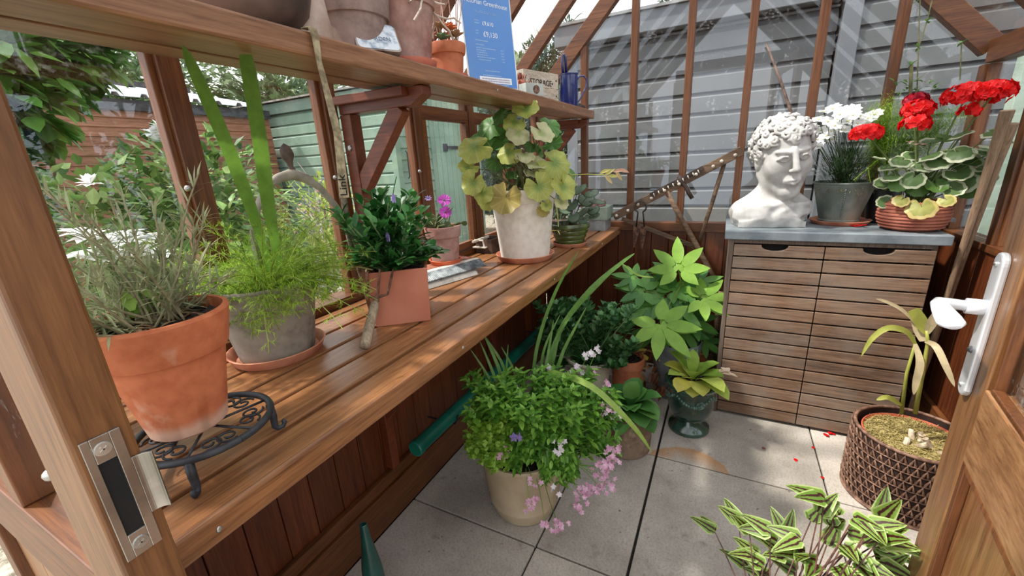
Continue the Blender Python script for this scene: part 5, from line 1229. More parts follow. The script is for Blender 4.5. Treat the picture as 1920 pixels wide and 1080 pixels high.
    for s in (-1, 1):
        H = smin(H, ell(P, (s*.031, -.0835, .0145), (.0165, .0150, .0118)), .003)
        a = [(s*.0165, -.0965, .0125), (s*.024, -.1015, .0225), (s*.034, -.1005, .0235), (s*.0495, -.086, .0125)]
        for i in range(3): H = smin(H, cap(P, a[i], a[i+1], .0032), .003)
        a = [(s*.0165, -.0965, .0125), (s*.025, -.0985, .0065), (s*.035, -.0970, .0065), (s*.0475, -.088, .0135)]
        for i in range(3): H = smin(H, cap(P, a[i], a[i+1], .0019), .002)
        H = smin(H, ell(P, (s*.078, .005, -.008), (.009, .019, .030)), .006)
    H = smin(H, F*0+cap(P, (0, .03, -.04), (0, .02, .02), .06), .03)
    H = H*HS; F = smin(F, H, .022)
    # curls: spiral locks all over the scalp
    R = random.Random(14)
    curls = []
    for i in range(5000):
        d = np.array(sph(R.uniform(-PI, PI), R.uniform(-.75, 1.5)))
        p = np.array([0, .018, .045])+d*np.array([.088, .104, .090])
        if d[1] < -.15 and abs(p[0]) < .062 and p[2] < .070+.014*abs(math.sin(p[0]*60)): continue
        if abs(p[0]) >= .062 and d[1] < -.12 and p[2] < .030-(d[1]+.45)*.10: continue
        if p[2] < -.050: continue
        if all(np.linalg.norm(p-c[0]) > .0225 for c in curls): curls.append((p, d))
    HR = F*0+1
    for p, d in curls:
        d = d/np.linalg.norm(d); up = np.array([0, 0, 1.]); t1 = np.cross(d, up); t1 /= np.linalg.norm(t1)+1e-6; t2 = np.cross(d, t1); a0 = R.uniform(0, 6.3); dr = R.choice((-1, 1)); Rc = R.uniform(.0145, .0185); lift = R.uniform(.008, .016)
        w = (Rm@(p*HS))+hc_; rad = .042; lo_ = np.maximum(((w-rad-org)/h).astype(int), 0); hi_ = np.minimum(((w+rad-org)/h).astype(int)+2, dims)
        sl = tuple(slice(a, b_) for a, b_ in zip(lo_, hi_)); Q = P[sl]; L_ = HR[sl]
        pts = []
        for k in range(11):
            f_ = k/10; a = a0+dr*f_*PI*2.9; r = Rc*(1-.78*f_); pts.append(p+(t1*math.cos(a)+t2*math.sin(a))*r+d*(lift*(.15+.85*f_)))
        for k in range(10): L_ = np.minimum(L_, cap(Q, pts[k], pts[k+1], .0062-.0016*k/10, .0060-.0016*k/10))
        HR[sl] = L_
    F = smin(F, HR*HS, .0035)
    V, Fc = surface_nets(F, org, h); return V, Fc
V, Fc = build_head()
HP = Vector((.195, 2.195, .9)); aa = math.radians(9)     # it looks past the doorway's right side
ca_, sa_ = math.cos(aa), math.sin(aa)
Vw = np.stack([V[:, 0]*ca_-V[:, 1]*sa_, V[:, 0]*sa_+V[:, 1]*ca_, V[:, 2]-V[:, 2].min()], 1)+np.array(HP)
b = MB(); b.v = [tuple(x) for x in Vw]; b.f = [tuple(int(i) for i in f) for f in Fc]; b.uv = [(0, 0)]*len(b.v); b.mi = [0]*len(b.f)
STONE = simple('white_cast_stone', (172, 170, 166), (198, 196, 192), 20, .75, .25, detail=6, bd=.001)
o = b.build('stone_bust', STONE, org=HP, smooth=True); md = o.modifiers.new('sm', 'SMOOTH'); md.iterations = 2; md.factor = .4
tag(o, 'white stone bust of a curly-haired classical man on the cabinet top', 'sculpture')

# ---- galvanised bucket of white flowers
pc = (.455, 2.285, .9); saucer(pc, .112, .018, 'wide terracotta saucer under the grey metal bucket on the cabinet')
cp = (pc[0]-.005, pc[1], .9055)
ZINC = simple('aged_zinc', (104, 112, 104), (146, 152, 142), 9, .55, .25, metal=.3, detail=8)
tp = thing('bucket_of_white_daisies', 'aged grey metal bucket of white daisy flowers beside the stone bust', 'potted plant', cp)
b = MB(); b.lathe([(0, .001), (.070, .001), (.074, 0), (.075, .012), (.072, .016), (.108, .165), (.112, .168), (.112, .174), (.107, .174), (.10, .15), (0, .15)], cp, 56); b.build('bucket', ZINC, tp, smooth=True, auto=.6)
b = MB(); dcam = (Vector((0, 0, 0))-Vector((pc[0], pc[1], 0))).normalized(); rad_ = lambda z: .0745+(z-.012)*.235
rt_ = Vector((dcam.y, -dcam.x, 0))
for k in range(16):
    z = .03+.115*k/15; b.ball(Vector(cp)+(dcam*1.0+rt_*-.10).normalized()*(rad_(z)+.0015)+UZ*z, .0034, 6)
b.build('rivet_seam', ZINC, tp, smooth=True)
soil_disc(.095, (cp[0], cp[1], cp[2]+.152), 2).build('soil', MOSSY, tp)
b = MB(); R = random.Random(15); root = Vector(cp)+UZ*.15
for i in range(1300):
    a = R.uniform(0, 6.3); rr = R.uniform(0, .095); p = root+Vector((math.cos(a)*rr, math.sin(a)*rr, R.uniform(0, .16)*(1-rr*3)+.0)); b.leaf(p, sph(a+R.uniform(-.6, .6), R.uniform(.2, 1.3)), R.uniform(.03, .055), .0035, n=3, prof='lin', droop=.6)
b.build('foliage', leafmat('dark_narrow_leaves', [(34, 56, 34), (58, 84, 48), (86, 108, 64)], trans=.2), tp)
b = MB()
for i in range(150): a = R.uniform(0, 6.3); b.leaf(root+Vector((math.cos(a)*.085, math.sin(a)*.085, R.uniform(-.01, .015))), sph(a+R.uniform(-1, 1), R.uniform(-.6, .4)), .035, .004, n=3, prof='lin', droop=.8)
b.build('dry_foliage', leafmat('dry_olive_leaves', [(120, 116, 76), (160, 150, 110), (96, 88, 60)]), tp)
YEL = simple('cream_flower_eye', (190, 186, 120), (214, 206, 150), 60, .7, .3)
sb = MB()
for i, (u, v) in enumerate([(1545, 210), (1562, 204), (1580, 208), (1598, 208), (1612, 218), (1628, 222), (1535, 225), (1552, 228), (1572, 224), (1590, 228), (1608, 232), (1520, 238), (1540, 245), (1560, 246), (1583, 244), (1532, 262), (1550, 255), (1575, 215), (1640, 215), (1508, 228), (1600, 216), (1565, 236), (1535, 275), (1560, 262), (1620, 238)]):
    p = pt(u, v, pc, R.uniform(-.09, .05)); nrm = (p-root).normalized()*.4+UZ*.5+(CAM-p).normalized()*.7+Vector((R.uniform(-.4, .4), R.uniform(-.4, .4), 0))
    daisy(p, nrm, R.uniform(.026, .034), WPET, YEL, tp, n=8, seed=i, pw=.62); stemmy(sb, root, p-Vector(nrm)*.002, .0018, .0012, .015, R)
sb.build('stems', leafmat('dark_stems', [(50, 76, 40), (70, 96, 52)]), tp)
# ---- feathery fern behind
pc = (.60, 2.33, .9); tp = make_pot('potted_fern', 'dark pot of feathery bright green fern between the bucket and the geranium', 'potted plant', pc, .045, .062, .14, simple('dark_plastic_pot', (18, 18, 18), (34, 34, 34), 10, .5, .1), soil=.02)
b = MB(); sb = MB(); R = random.Random(18)
for i, (u, v) in enumerate([(1640, 215), (1655, 205), (1670, 200), (1650, 235), (1665, 245), (1690, 225), (1720, 240), (1750, 225), (1775, 215), (1800, 215), (1640, 265), (1660, 270), (1700, 255), (1740, 250), (1720, 215), (1630, 290), (1770, 235), (1640, 230), (1675, 225), (1655, 255)]):
    p = pt(u, v, pc, R.uniform(-.05, .06)); r0 = Vector(pc)+UZ*.13; pts = stemmy(sb, r0, p, .0015, .001, .03, R)
    for j in range(800):
        q = R.uniform(.6, 1.08); c_ = r0.lerp(p, q)+Vector((R.gauss(0, .021), R.gauss(0, .021), R.gauss(0, .02))); b.leaf(c_, sph(R.uniform(0, 6.3), R.uniform(-.4, 1.2)), R.uniform(.014, .028), .0036, n=1, prof='lin')
p = pt(1628, 315, pc, -.17); p2 = pt(1600, 338, pc, -.19)
for q0, q1, nn in ((pt(1645, 300, pc, -.12), p, 60), (p, p2, 60), (p, pt(1632, 342, pc, -.17), 60)):
    for j in range(nn): b.leaf(q0.lerp(q1, R.random()), sph(R.uniform(0, 6.3), R.uniform(-.6, .8)), .018, .002, n=1, prof='lin')
    sb.tube([q0, q1], .001, 4)
b.build('fern_foliage', leafmat('bright_fern_needles', [(104, 150, 44), (140, 180, 60), (172, 204, 92)], trans=.4), tp); sb.build('stems', LF_ASP, tp)
# ---- ribbed terracotta bowl of red geranium
pc = (.655, 2.150, .9)
prof = [(0, 0), (.070, 0), (.078, .004)]
for k in range(8):
    z0 = .010+k*.0120; rr = .084+.022*math.sin(PI*(k+1.4)/10.5); prof += [(rr, z0), (rr+.0045, z0+.003), (rr+.0045, z0+.0075), (rr, z0+.0108)]
prof += [(.094, .108), (.090, .112), (.086, .108), (.086, .09), (0, .088)]
tp = make_pot('potted_red_geranium', 'ribbed terracotta bowl of variegated geranium with big scarlet flower heads', 'potted plant', pc, .08, .1, .112, simple('ribbed_terracotta', (152, 84, 66), (186, 116, 94), 12, .65, .2), soil=.022, prof=prof)
LGV = leafmat('variegated_geranium', [(70, 98, 56), (92, 120, 70), (114, 138, 84)], edge=('disc', (196, 202, 170), .84), ns=40); LGY = leafmat('ageing_geranium', [(150, 156, 76), (172, 170, 96)], edge=('disc', (204, 186, 120), .8), ns=30); LGR = leafmat('plain_geranium_green', [(76, 112, 50), (100, 134, 66)])
sb = MB(); root = Vector(pc)+UZ*.09; R = random.Random(41)
lv = [(1660, 380, .035, LGV, -50), (1728, 388, .055, LGY, -75), (1690, 375, .032, LGY, -40), (1775, 375, .03, LGY, -60), (1668, 310, .042, LGV, -10), (1690, 300, .042, LGV, 0), (1672, 330, .038, LGV, -20), (1712, 335, .045, LGV, -60), (1700, 305, .04, LGV, 10),
      (1735, 308, .045, LGV, -10), (1760, 300, .05, LGV, 0), (1760, 335, .058, LGV, -60), (1800, 340, .06, LGV, -70), (1795, 325, .05, LGV, -40), (1830, 285, .05, LGV, 0), (1850, 290, .052, LGV, -10), (1800, 285, .05, LGV, 0), (1745, 268, .04, LGV, 10), (1800, 250, .042, LGV, 10), (1880, 262, .042, LGV, 10), (1865, 245, .04, LGV, 20),
      (1820, 360, .042, LGR, -60), (1720, 275, .036, LGV, 10), (1768, 262, .034, LGR, 10), (1735, 325, .034, LGV, -40), (1780, 310, .045, LGV, -10), (1708, 290, .034, LGV, 0), (1845, 312, .036, LGV, -20), (1775, 290, .04, LGV, 0), (1745, 290, .04, LGV, 0), (1655, 345, .036, LGV, -30), (1685, 345, .036, LGR, -30), (1840, 330, .05, LGV, -40), (1815, 305, .05, LGV, -10), (1870, 280, .04, LGV, 0), (1722, 352, .04, LGR, -50), (1785, 355, .042, LGV, -60), (1650, 300, .034, LGV, 0), (1755, 350, .04, LGR, -50)]
for i, (u, v, r, m_, tilt) in enumerate(lv):
    p = pt(u, v, pc, R.uniform(-.10, .03) if m_ is not LGY else -.11); out = p-root; out.z = 0; out = out.normalized() if out.length > .01 else Vector((0, -1, 0)); vw = (CAM-p).normalized()
    nrm = (UZ*.8+vw*(.35 if tilt > -30 else 1.1)+Vector((R.uniform(-.3, .3), R.uniform(-.3, .3), 0))); 
    b = MB(); b.disc(p, nrm, out-UZ*.3, r*.88, lobes=9, depth=.10, cup=R.choice((-.22, .25)), wave=.05, seed=i, cut=.95, n=54, rings=4); b.build('leaf', m_, tp, org=p, smooth=True)
    sb.tube([root+Vector((R.uniform(-.03, .03), R.uniform(-.03, .03), 0)), root.lerp(p, .55)+UZ*.02, p], [.003, .0022, .0018], 5)
RED = simple('scarlet_petals', (206, 14, 16), (240, 28, 30), 60, .5, .1, trans=.25, spec=.3); DRED = simple('crimson_petals', (140, 12, 40), (186, 16, 40), 60, .5, .1, trans=.2, spec=.3)
def umbel(c, rx, rz, n, mat, seed, pet=.018, nm='flower_head'):
    R_ = random.Random(seed); b = MB(); c = Vector(c)
    for i in range(n):
        d = Vector((R_.gauss(0, 1), R_.gauss(0, 1), abs(R_.gauss(0, 1))*1.0-.25)).normalized(); p = c+Vector((d.x*rx, d.y*rx, d.z*rz)); T = d.orthogonal().normalized(); Sx = d.cross(T)
        a0 = R_.uniform(0, 6.3)
        for k in range(5):
            a = a0+2*PI*k/5; b.leaf(p, (T*math.cos(a)+Sx*math.sin(a))+d*R_.uniform(.1, .5), pet, pet*.85, up=d, n=3, prof='ob', fold=.15, droop=.2)
    o = b.build(nm, mat, tp, org=c); return o
heads = [((1625, 249), .052, .030, 44, RED, -.13), ((1716, 232), .044, .034, 44, RED, -.05), ((1722, 205), .048, .034, 44, RED, -.02), ((1718, 186), .034, .024, 22, DRED, .01), ((1812, 178), .066, .040, 70, RED, .0), ((1866, 170), .052, .034, 60, RED, -.02), ((1818, 206), .026, .012, 12, RED, -.04)]
for i, ((u, v), rx, rz, n, m_, off) in enumerate(heads):
    c = pt(u, v, pc, off); umbel(c-UZ*.005, rx*.9, rz, n, m_, i+60)
    if m_ is RED and n > 20: sb.tube([root, root.lerp(c, .5)+Vector((.0, 0, .02)), c-UZ*.004], [.0032, .003, .0026], 6)
sb.build('stalks', leafmat('geranium_stalks', [(100, 124, 66), (134, 150, 90)]), tp)
b = MB(); 
for (u, v) in ((1717, 272), (1706, 268), (1730, 272)):
    for k in range(5): b.leaf(pt(u, v, pc, -.07), sph(k*1.25, .6), .014, .012, n=2, prof='ob')
b.build('small_pink_flowers', simple('blush_petals', (210, 150, 150), (232, 200, 196), 60, .6, .1, trans=.3), tp)
# climbing stems on the glass behind
t = thing('climbing_stem', 'thin leafy climber stems rising against the gable glass behind the geranium', 'climbing plant', (.72, 2.39, .9))
b = MB(); lf = MB(); R = random.Random(44)
for pts_ in ([(1718, 250), (1720, 150), (1722, 90), (1725, 0)], [(1722, 90), (1738, 40), (1750, -10)], [(1800, 150), (1803, 80)], [(1706, 200), (1709, 122)]):
    pp = [at(u, v, Y=2.40) for u, v in pts_]; 
    if pts_[0] == (1718, 250): pp = [Vector((pp[0].x, 2.39, .9))]+pp
    b.tube(pp, .0022 if pts_[0][0] != 1706 else .006, 6)
    for q in pp[1:]:
        for k in range(6): lf.leaf(q, sph(R.uniform(0, 6.3), R.uniform(-.3, 1)), .026, .010, n=3)
for k in range(30): lf.leaf(at(R.uniform(1675, 1760), R.uniform(150, 175), Y=2.39), sph(R.uniform(0, 6.3), R.uniform(-.2, .8)), .03, .010, n=3)
b.build('stems', simple('olive_stems', (96, 100, 66), (134, 130, 92), 30, .7, .1), t); lf.build('leaves', leafmat('climber_leaves', [(90, 130, 66), (134, 168, 96)]), t)
# fallen petals
def petal(u, v, z, mat, label, n=1, r=.011, seed=0):
    R_ = random.Random(seed); p = at(u, v, Z=z); b = MB()
    for k in range(n): b.leaf(p+Vector((R_.uniform(-.012, .012), R_.uniform(-.012, .012), .0012+.0015*k)) if n > 1 else p+UZ*.001, sph(R_.uniform(0, 6.3), .05 if n == 1 else .3), r*1.6, r*1.3, n=4, prof='ob', fold=.12, droop=-.1 if n == 1 else .3)
    return tag(b.build('petal', mat, solid=.0006), label, 'petal', None)
petal(1609, 426, .9, RED, 'small tangle of scarlet petals lying on the zinc cabinet top', 6, .013, 1)
petal(1552, 816, 0, RED, 'scarlet petal cluster on the paving by the cabinet foot and basket', 4, .013, 2)
petal(1525, 842, 0, RED, 'single red petal on the paving just below the petal cluster', 1, .010, 3)
petal(1492, 866, 0, RED, 'largest single red petal, lying on the sunlit middle of a paving slab', 1, .012, 4)
petal(1545, 895, 0, RED, 'red petal on the paving joint next to the woven basket', 1, .010, 5)
petal(1430, 838, 0, simple('faded_petal', (120, 60, 58), (150, 84, 80), 30, .7, .1), 'dull dried petal on the paving in front of the cabinet doors', 1, .012, 6)

# ================================================================== on the floor
# ---- green glazed urn
pc = (-.066, 1.838, 0)
prof = [(0, 0), (.086, 0), (.090, .006), (.088, .018), (.078, .026), (.066, .034), (.056, .048), (.053, .062), (.058, .072), (.074, .080), (.090, .100), (.099, .135), (.103, .180), (.105, .222), (.110, .230), (.116, .236), (.117, .246), (.112, .250), (.104, .249), (.100, .235), (0, .226)]
ur = make_pot('glazed_urn', 'dark green glazed pedestal urn planted with yellowing primula leaves', 'potted plant', pc, .09, .11, .25, URNM, soil=None, prof=prof, wob=0)
dcam = Vector((-pc[0], -pc[1], 0)).normalized(); rt_ = Vector((-dcam.y, dcam.x, 0)); a0 = math.atan2(dcam.y, dcam.x)
def urn_pt(a, z):
    r = .099+(.105-.099)*(z-.135)/.087+.001; return Vector((pc[0]+r*math.cos(a), pc[1]+r*math.sin(a), z))
b = MB(); URL = simple('relief_glaze', (52, 84, 74), (96, 128, 114), 60, .25, .3, coat=.7)  # paler green glaze for the raised garlands and rosettes
for s in range(4):
    A0 = a0-.62+s*PI/2; 
    for k in range(15):
        f_ = k/14; a = A0+(PI/2-.14)*f_+.07; z = .205-.038*math.sin(PI*f_); b.ball(urn_pt(a, z), .0062+.002*math.sin(PI*f_), 7)
b.build('garland', URL, ur, smooth=True)
for s in range(4):
    a = a0+.42+s*PI/2; c = urn_pt(a, .178); n_ = Vector((math.cos(a), math.sin(a), 0)); b = MB()
    M = n_.to_track_quat('Z', 'Y').to_matrix()
    for rr in (.0165, .0105): b.tube([c+M@Vector((rr*math.cos(t), rr*math.sin(t), 0)) for t in [2*PI*i/20 for i in range(21)]], .0026, 6, cap=False)
    b.ball(c, .005, 8); b.build('rosette', URL, ur, smooth=True)
soil_disc(.100, (pc[0], pc[1], .235), 5).build('soil', MOSSY, ur)
LP = leafmat('primula_leaves', [(122, 158, 58), (150, 182, 74), (178, 196, 92), (196, 196, 96)], rough=.5, trans=.35, ns=22); LPY = leafmat('yellowing_leaves', [(206, 186, 84), (190, 190, 80)], ns=22)
root = Vector((pc[0], pc[1], .24)); R = random.Random(51); b = MB(); by_ = MB()
for i, (u, v, L, w) in enumerate([(1275, 715, .10, .055), (1262, 690, .09, .05), (1300, 728, .10, .06), (1318, 722, .09, .055), (1345, 690, .12, .055), (1362, 722, .12, .05), (1300, 660, .08, .035), (1322, 680, .09, .05), (1282, 672, .08, .045), (1255, 672, .10, .05), (1335, 672, .09, .04), (1305, 690, .07, .04), (1285, 700, .08, .05), (1350, 705, .08, .05), (1270, 655, .07, .04)]):
    tip = pt(u, v, pc, -.13 if v > 700 else (-.04 if v > 680 else .02)); q = root+(tip-root)*.12; d = tip-q; Lr = d.length
    (by_ if i in (0, 9) else b).leaf(q, d.normalized()+UZ*.45, Lr*1.1, w*1.55, n=7, prof='ob', droop=1.3, fold=.25)
b.build('leaves', LP, ur, smooth=True); by_.build('yellow_leaves', LPY, ur, smooth=True)
b = MB()
for k in range(9): b.leaf(pt(1360, 700, pc, -.08)+Vector((R.gauss(0, .01), R.gauss(0, .01), 0)), sph(R.uniform(0, 6.3), R.uniform(-.5, .8)), .03, .025, n=3)
b.build('withered_leaf', leafmat('withered', [(196, 170, 150), (214, 196, 170)]), ur)
# ---- rusty pot of primula
pc = (-.305, 1.60, 0)
RUSTP = claymat('rusty_pale_iron', (112, 84, 66), (82, 58, 44), (176, 160, 140), .5)
tp = make_pot('rusty_planter', 'rusty brown cylindrical planter of crinkled green primula leaves', 'potted plant', pc, .102, .112, .190, RUSTP, soil=.015)
b = MB(); root = Vector((pc[0], pc[1], .18)); R = random.Random(53)
for i in range(46):
    a = R.uniform(0, 6.3); e = R.uniform(.25, 1.45); b.leaf(root+sph(a, 0)*.01, sph(a, e), R.uniform(.11, .17), R.uniform(.075, .10), n=8, prof='ob', droop=1.5, fold=.3)
b.build('leaves', leafmat('primula_green', [(58, 110, 48), (82, 134, 60), (110, 156, 76)], rough=.5, trans=.25, ns=16), tp, smooth=True)
# ---- cream flared pot of dark shrub, and terracotta pot beside it
pc = (-.54, 1.83, 0)
prof = [(0, 0), (.07, 0), (.078, .006), (.092, .10), (.098, .20), (.100, .255), (.112, .272), (.120, .282), (.119, .290), (.110, .292), (.096, .28), (.092, .25), (0, .24)]
tp = make_pot('potted_shrub', 'cream flared-rim pot of dense dark green rosette-leaved shrub under the bench end', 'potted plant', pc, .09, .12, .29, simple('cream_glaze', (196, 190, 168), (216, 210, 190), 8, .35, .1, coat=.3), soil=None, prof=prof)
soil_disc(.092, (pc[0], pc[1], .255), 6).build('soil', MOSSY, tp)
LSH = leafmat('dark_shrub_leaves', [(44, 90, 48), (66, 114, 62), (92, 142, 82), (124, 168, 108)], rough=.32, trans=.15)
b = MB(); sb = MB(); R = random.Random(55); root = Vector((pc[0], pc[1], .25))
for i in range(120):
    u, v = R.uniform(1008, 1188), R.uniform(560, 690)
    if (u < 1040 and v > 670) or v < 560+abs(u-1120)*.15: continue
    p = pt(u, v, pc, R.uniform(-.12, .10)); pts = stemmy(sb, root, p, .004, .002, .03, R); d = (p-root).normalized()
    for lvl in range(3):
        q = p-(p-root).normalized()*lvl*.022
        for k in range(7): b.leaf(q, sph(k*2.4+lvl, .15+.3*(2-lvl))*1.0+d*.5+UZ*.25, R.uniform(.038, .052), .023, n=4, prof='ob', droop=.4, fold=.15)
b.build('foliage', LSH, tp); sb.build('stems', LSH, tp)
pc = (-.395, 1.80, 0)
tp = make_pot('terracotta_pot_with_dry_leaves', 'orange terracotta pot half hidden between the cream pot and the big-leaved plant', 'pot', (-.375, 1.93, 0), .062, .085, .27, TERRA_P, lip=.05, soil=.02)
# ---- fatsia
pc = (-.165, 2.13, 0)
tp = make_pot('potted_big_leaf_shrub', 'grey pot of tall shrub with large bright palm-shaped leaves beside the cabinet', 'potted plant', pc, .095, .122, .31, simple('grey_plastic', (96, 100, 104), (128, 132, 136), 10, .6, .1), soil=.03)
LFB = leafmat('bright_palmate', [(134, 180, 66), (158, 200, 84)], rough=.4, trans=.4, ns=14); LFM = leafmat('mid_palmate', [(70, 124, 56), (96, 150, 66), (124, 172, 80)], rough=.38, trans=.3, ns=14); LFY = leafmat('yellow_palmate', [(196, 176, 60), (206, 190, 90)], ns=14)
def palm(c, nrm, tip, R_, mat, parent, lobes=7, spread=2.35, seed=0):
    Rr = random.Random(seed); b = MB(); c = Vector(c); Nn = Vector(nrm).normalized(); T = Vector(tip); T = (T-Nn*T.dot(Nn)).normalized(); Sx = Nn.cross(T)
    # one web of ribs joined at the stalk: outline of pointed lobes, dished along each rib
    n = lobes; vs = [c]; uv = [(0, 0)]; rings = 5; seg = 12*n
    def rad(a):
        f = (a+spread)/(2*spread)*(n-1); k = round(f); dlt = abs(f-k)*2; ln = (1-.38*abs(k-(n-1)/2)/((n-1)/2)**1.0*.9)
        return ln*(1-dlt**.62*.62)
    for i in range(1, rings+1):
        q = i/rings
        for j in range(seg+1):
            a = -spread-.12+(2*spread+.24)*j/seg; aa_ = max(-spread, min(spread, a)); r0 = rad(aa_)*(1 if abs(a) <= spread else .55); r = min(q*1.0, 1)*r0
            r = r0*q; f = (aa_+spread)/(2*spread)*(n-1); dlt = abs(f-round(f))*2
            # lobes bulge in their middle
            wob_ = (.25*math.sin(PI*q))*(f-round(f))*-1*0
            z = -.10*R_*q*q*1.6+.05*R_*q*(dlt-.4); vs.append(c+(T*math.cos(a+wob_)+Sx*math.sin(a+wob_))*r*R_+Nn*z); uv.append((q, j/seg))
    f = [(0, 1+j, 2+j) for j in range(seg)]; m_ = seg+1
    for i in range(rings-1):
        q = 1+i*m_; f += [(q+j, q+m_+j, q+m_+j+1, q+j+1) for j in range(seg)]
    b.add(vs, f, uv)
    for k in range(n):
        a = -spread+2*spread*k/(n-1); ln = (1-.38*abs(k-(n-1)/2)/((n-1)/2)*.9); d = (T*math.cos(a)+Sx*math.sin(a))
        b.leaf(c+d*R_*.18*ln+Nn*.0015, d, R_*ln*.83, R_*.30, up=Nn, n=7, prof='ovate', fold=.16, droop=0)
    return b.build('leaf', mat, parent, org=c, smooth=True)
sb = MB(); root = Vector((pc[0], pc[1], .30)); trunk_top = Vector((pc[0]+.01, pc[1], .62)); sb.tube([root-UZ*.02, root.lerp(trunk_top, .5)+Vector((.01, 0, 0)), trunk_top], [.009, .008, .006], 7)
for i, (u, v, r, m_, tx, ty, off, tl) in enumerate([(1272, 505, .150, LFB, 0, -1, -.02, .85), (1238, 608, .165, LFB, .55, .85, -.22, .9), (1318, 560, .130, LFB, .8, -.1, -.06, .6), (1205, 545, .12, LFM, -.8, -.2, -.05, .6), (1215, 575, .11, LFM, -.5, .6, -.08, .8), (1262, 545, .10, LFM, .2, -.3, -.03, .5), (1232, 530, .09, LFM, .0, -.5, .0, .4),
                                           (1270, 575, .12, LFM, .5, .6, -.06, .9), (1300, 600, .11, LFM, .6, .5, .02, .8), (1245, 560, .11, LFM, -.3, .7, -.05, .9), (1308, 530, .10, LFM, .7, -.3, .05, .6), (1190, 520, .10, LFM, -.8, -.1, .0, .5), (1285, 620, .11, LFM, .3, .9, .0, .8), (1255, 640, .10, LFM, .1, .9, -.02, .9),
                                           (1190, 665, .085, LFY, -.2, .9, -.10, .9), (1255, 655, .08, LFY, .1, .9, -.04, .9), (1225, 620, .12, LFM, -.4, .8, .05, .7), (1290, 545, .09, LFM, .3, .2, -.02, .7), (1250, 505, .08, LFM, -.3, .1, .05, .4), (1320, 640, .09, LFM, .6, .7, .05, .7)]):
    p = pt(u, v, pc, off); vw = (CAM-p).normalized(); tp_ = pt(u+tx*30, v+ty*30, pc, off)-p; nrm = UZ*.5+vw*tl
    palm(p, nrm, tp_, r*1.22, m_, tp, seed=i)
    q = trunk_top-UZ*R.uniform(0, .25); sb.tube([q, q.lerp(p, .6)+UZ*.02, p], [.0035, .003, .0025], 6)
sb.build('stems', leafmat('palmate_stems', [(110, 140, 60), (150, 170, 90)]), tp)
b = MB(); R = random.Random(57)
for i in range(46): b.leaf(pt(R.uniform(1195, 1265), R.uniform(655, 735), pc, R.uniform(-.15, -.05)), sph(R.uniform(0, 6.3), R.uniform(-1.2, .4)), R.uniform(.04, .08), .026, n=4, droop=.6)
tag(b.build('fallen_leaves', leafmat('dry_red_brown', [(92, 48, 34), (134, 84, 54), (168, 130, 90)], trans=.15)), 'cluster of withered brown leaves hanging in front of the grey pot', 'dead leaves', kind='stuff')
# ---- cream pot in front: pink flowers, grassy blades
pc = (-.580, 1.120, 0)
prof = [(0, 0), (.100, 0), (.110, .006), (.126, .05), (.1285, .058), (.1285, .064), (.1275, .067), (.138, .13), (.144, .20), (.146, .235), (.150, .245), (.152, .256), (.148, .262), (.140, .262), (.134, .24), (0, .225)]
tp = make_pot('potted_pink_flowers', 'large cream pot overflowing with small pink-flowered trailing plant and grassy blades', 'potted plant', pc, .11, .15, .26, CREAM, soil=None, prof=prof, wob=.003)
soil_disc(.132, (pc[0], pc[1], .24), 8).build('soil', MOSSY, tp)
LD = leafmat('trailing_leaves', [(70, 122, 44), (98, 150, 54), (124, 176, 66), (150, 198, 86)], rough=.42, trans=.3); LO = leafmat('round_lime_leaves', [(134, 178, 60), (160, 200, 78)], trans=.35)
b = MB(); sb = MB(); lo_ = MB(); R = random.Random(61); root = Vector((pc[0], pc[1], .24))
def sprig(p, d, mb, L=.03, w=.014, n=5, sp_=.016):
    d = d.normalized()
    for k in range(n):
        q = p-d*sp_*k; s_ = d.orthogonal().normalized(); t_ = d.cross(s_)
        for a in (0, PI): aa_ = a+k*PI/2+R.uniform(-.3, .3); mb.leaf(q, d*.7+(s_*math.cos(aa_)+t_*math.sin(aa_)), L*(.6+.1*k)*R.uniform(.8, 1.1), w*(.7+.08*k), n=3, prof='ovate', droop=.35, fold=.2)
for i in range(480):
    u, v = R.uniform(872, 1160), R.uniform(690, 905)
    if v > 850 and not (1010 < u < 1085): continue
    if v < 700 and not (930 < u < 1110): continue
    if u > 1120 and v < 730: continue
    if u < 905 and v > 830: continue
    if v > 868-(abs(u-960)*.1) and not (1000 < u < 1100): continue
    c_off = -.02-.20*math.sin(PI*min(1, max(0, (v-680)/190)))*R.uniform(.55, 1.0)
    if u > 1090: c_off *= .6
    p = pt(u, v, pc, c_off+(.0 if v > 840 else R.uniform(-.02, .06)))
    if p.z < .05: continue
    d = (p-root); d.z = max(d.z, -.05); stemmy(sb, root.lerp(p, .35), p, .0016, .001, .02, R)
    if u < 950 and v > 790: sprig(p, d+UZ*.1, lo_, .026, .021, 5, .014)
    else: sprig(p, d+UZ*.12, b, .045, .019, 4)
for i in range(190):
    u, v = R.uniform(872, 1062), R.uniform(790, 884)
    if v > 882-max(0, u-985)*.6-max(0, 915-u)*.8 and u < 1030: continue
    p = pt(u, v, pc, -.165+R.uniform(-.015, .02)+max(0, 905-u)*.001); d = p-root; stemmy(sb, root.lerp(p, .3)+UZ*.05, p, .0016, .001, .02, R); sprig(p, Vector((d.x, d.y, -.02)), lo_ if u < 960 and v > 780 else b, .030 if u < 960 else .042, .023 if u < 960 else .018, 5, .014)
for i in range(34):
    u, v = R.uniform(1010, 1075), R.uniform(850, 905)
    p = pt(u, v, pc, -.165); sprig(p, Vector((.1, -.4, -.6)), b, .036, .015, 4)
b.build('foliage', LD, tp); lo_.build('round_leaves', LO, tp); sb.build('stems', LD, tp)
PINK = simple('pink_petals', (224, 164, 198), (246, 214, 232), 80, .6, .1, trans=.35); PWH = simple('pinkish_white_petals', (226, 214, 222), (244, 238, 242), 60, .6, .1, trans=.3)
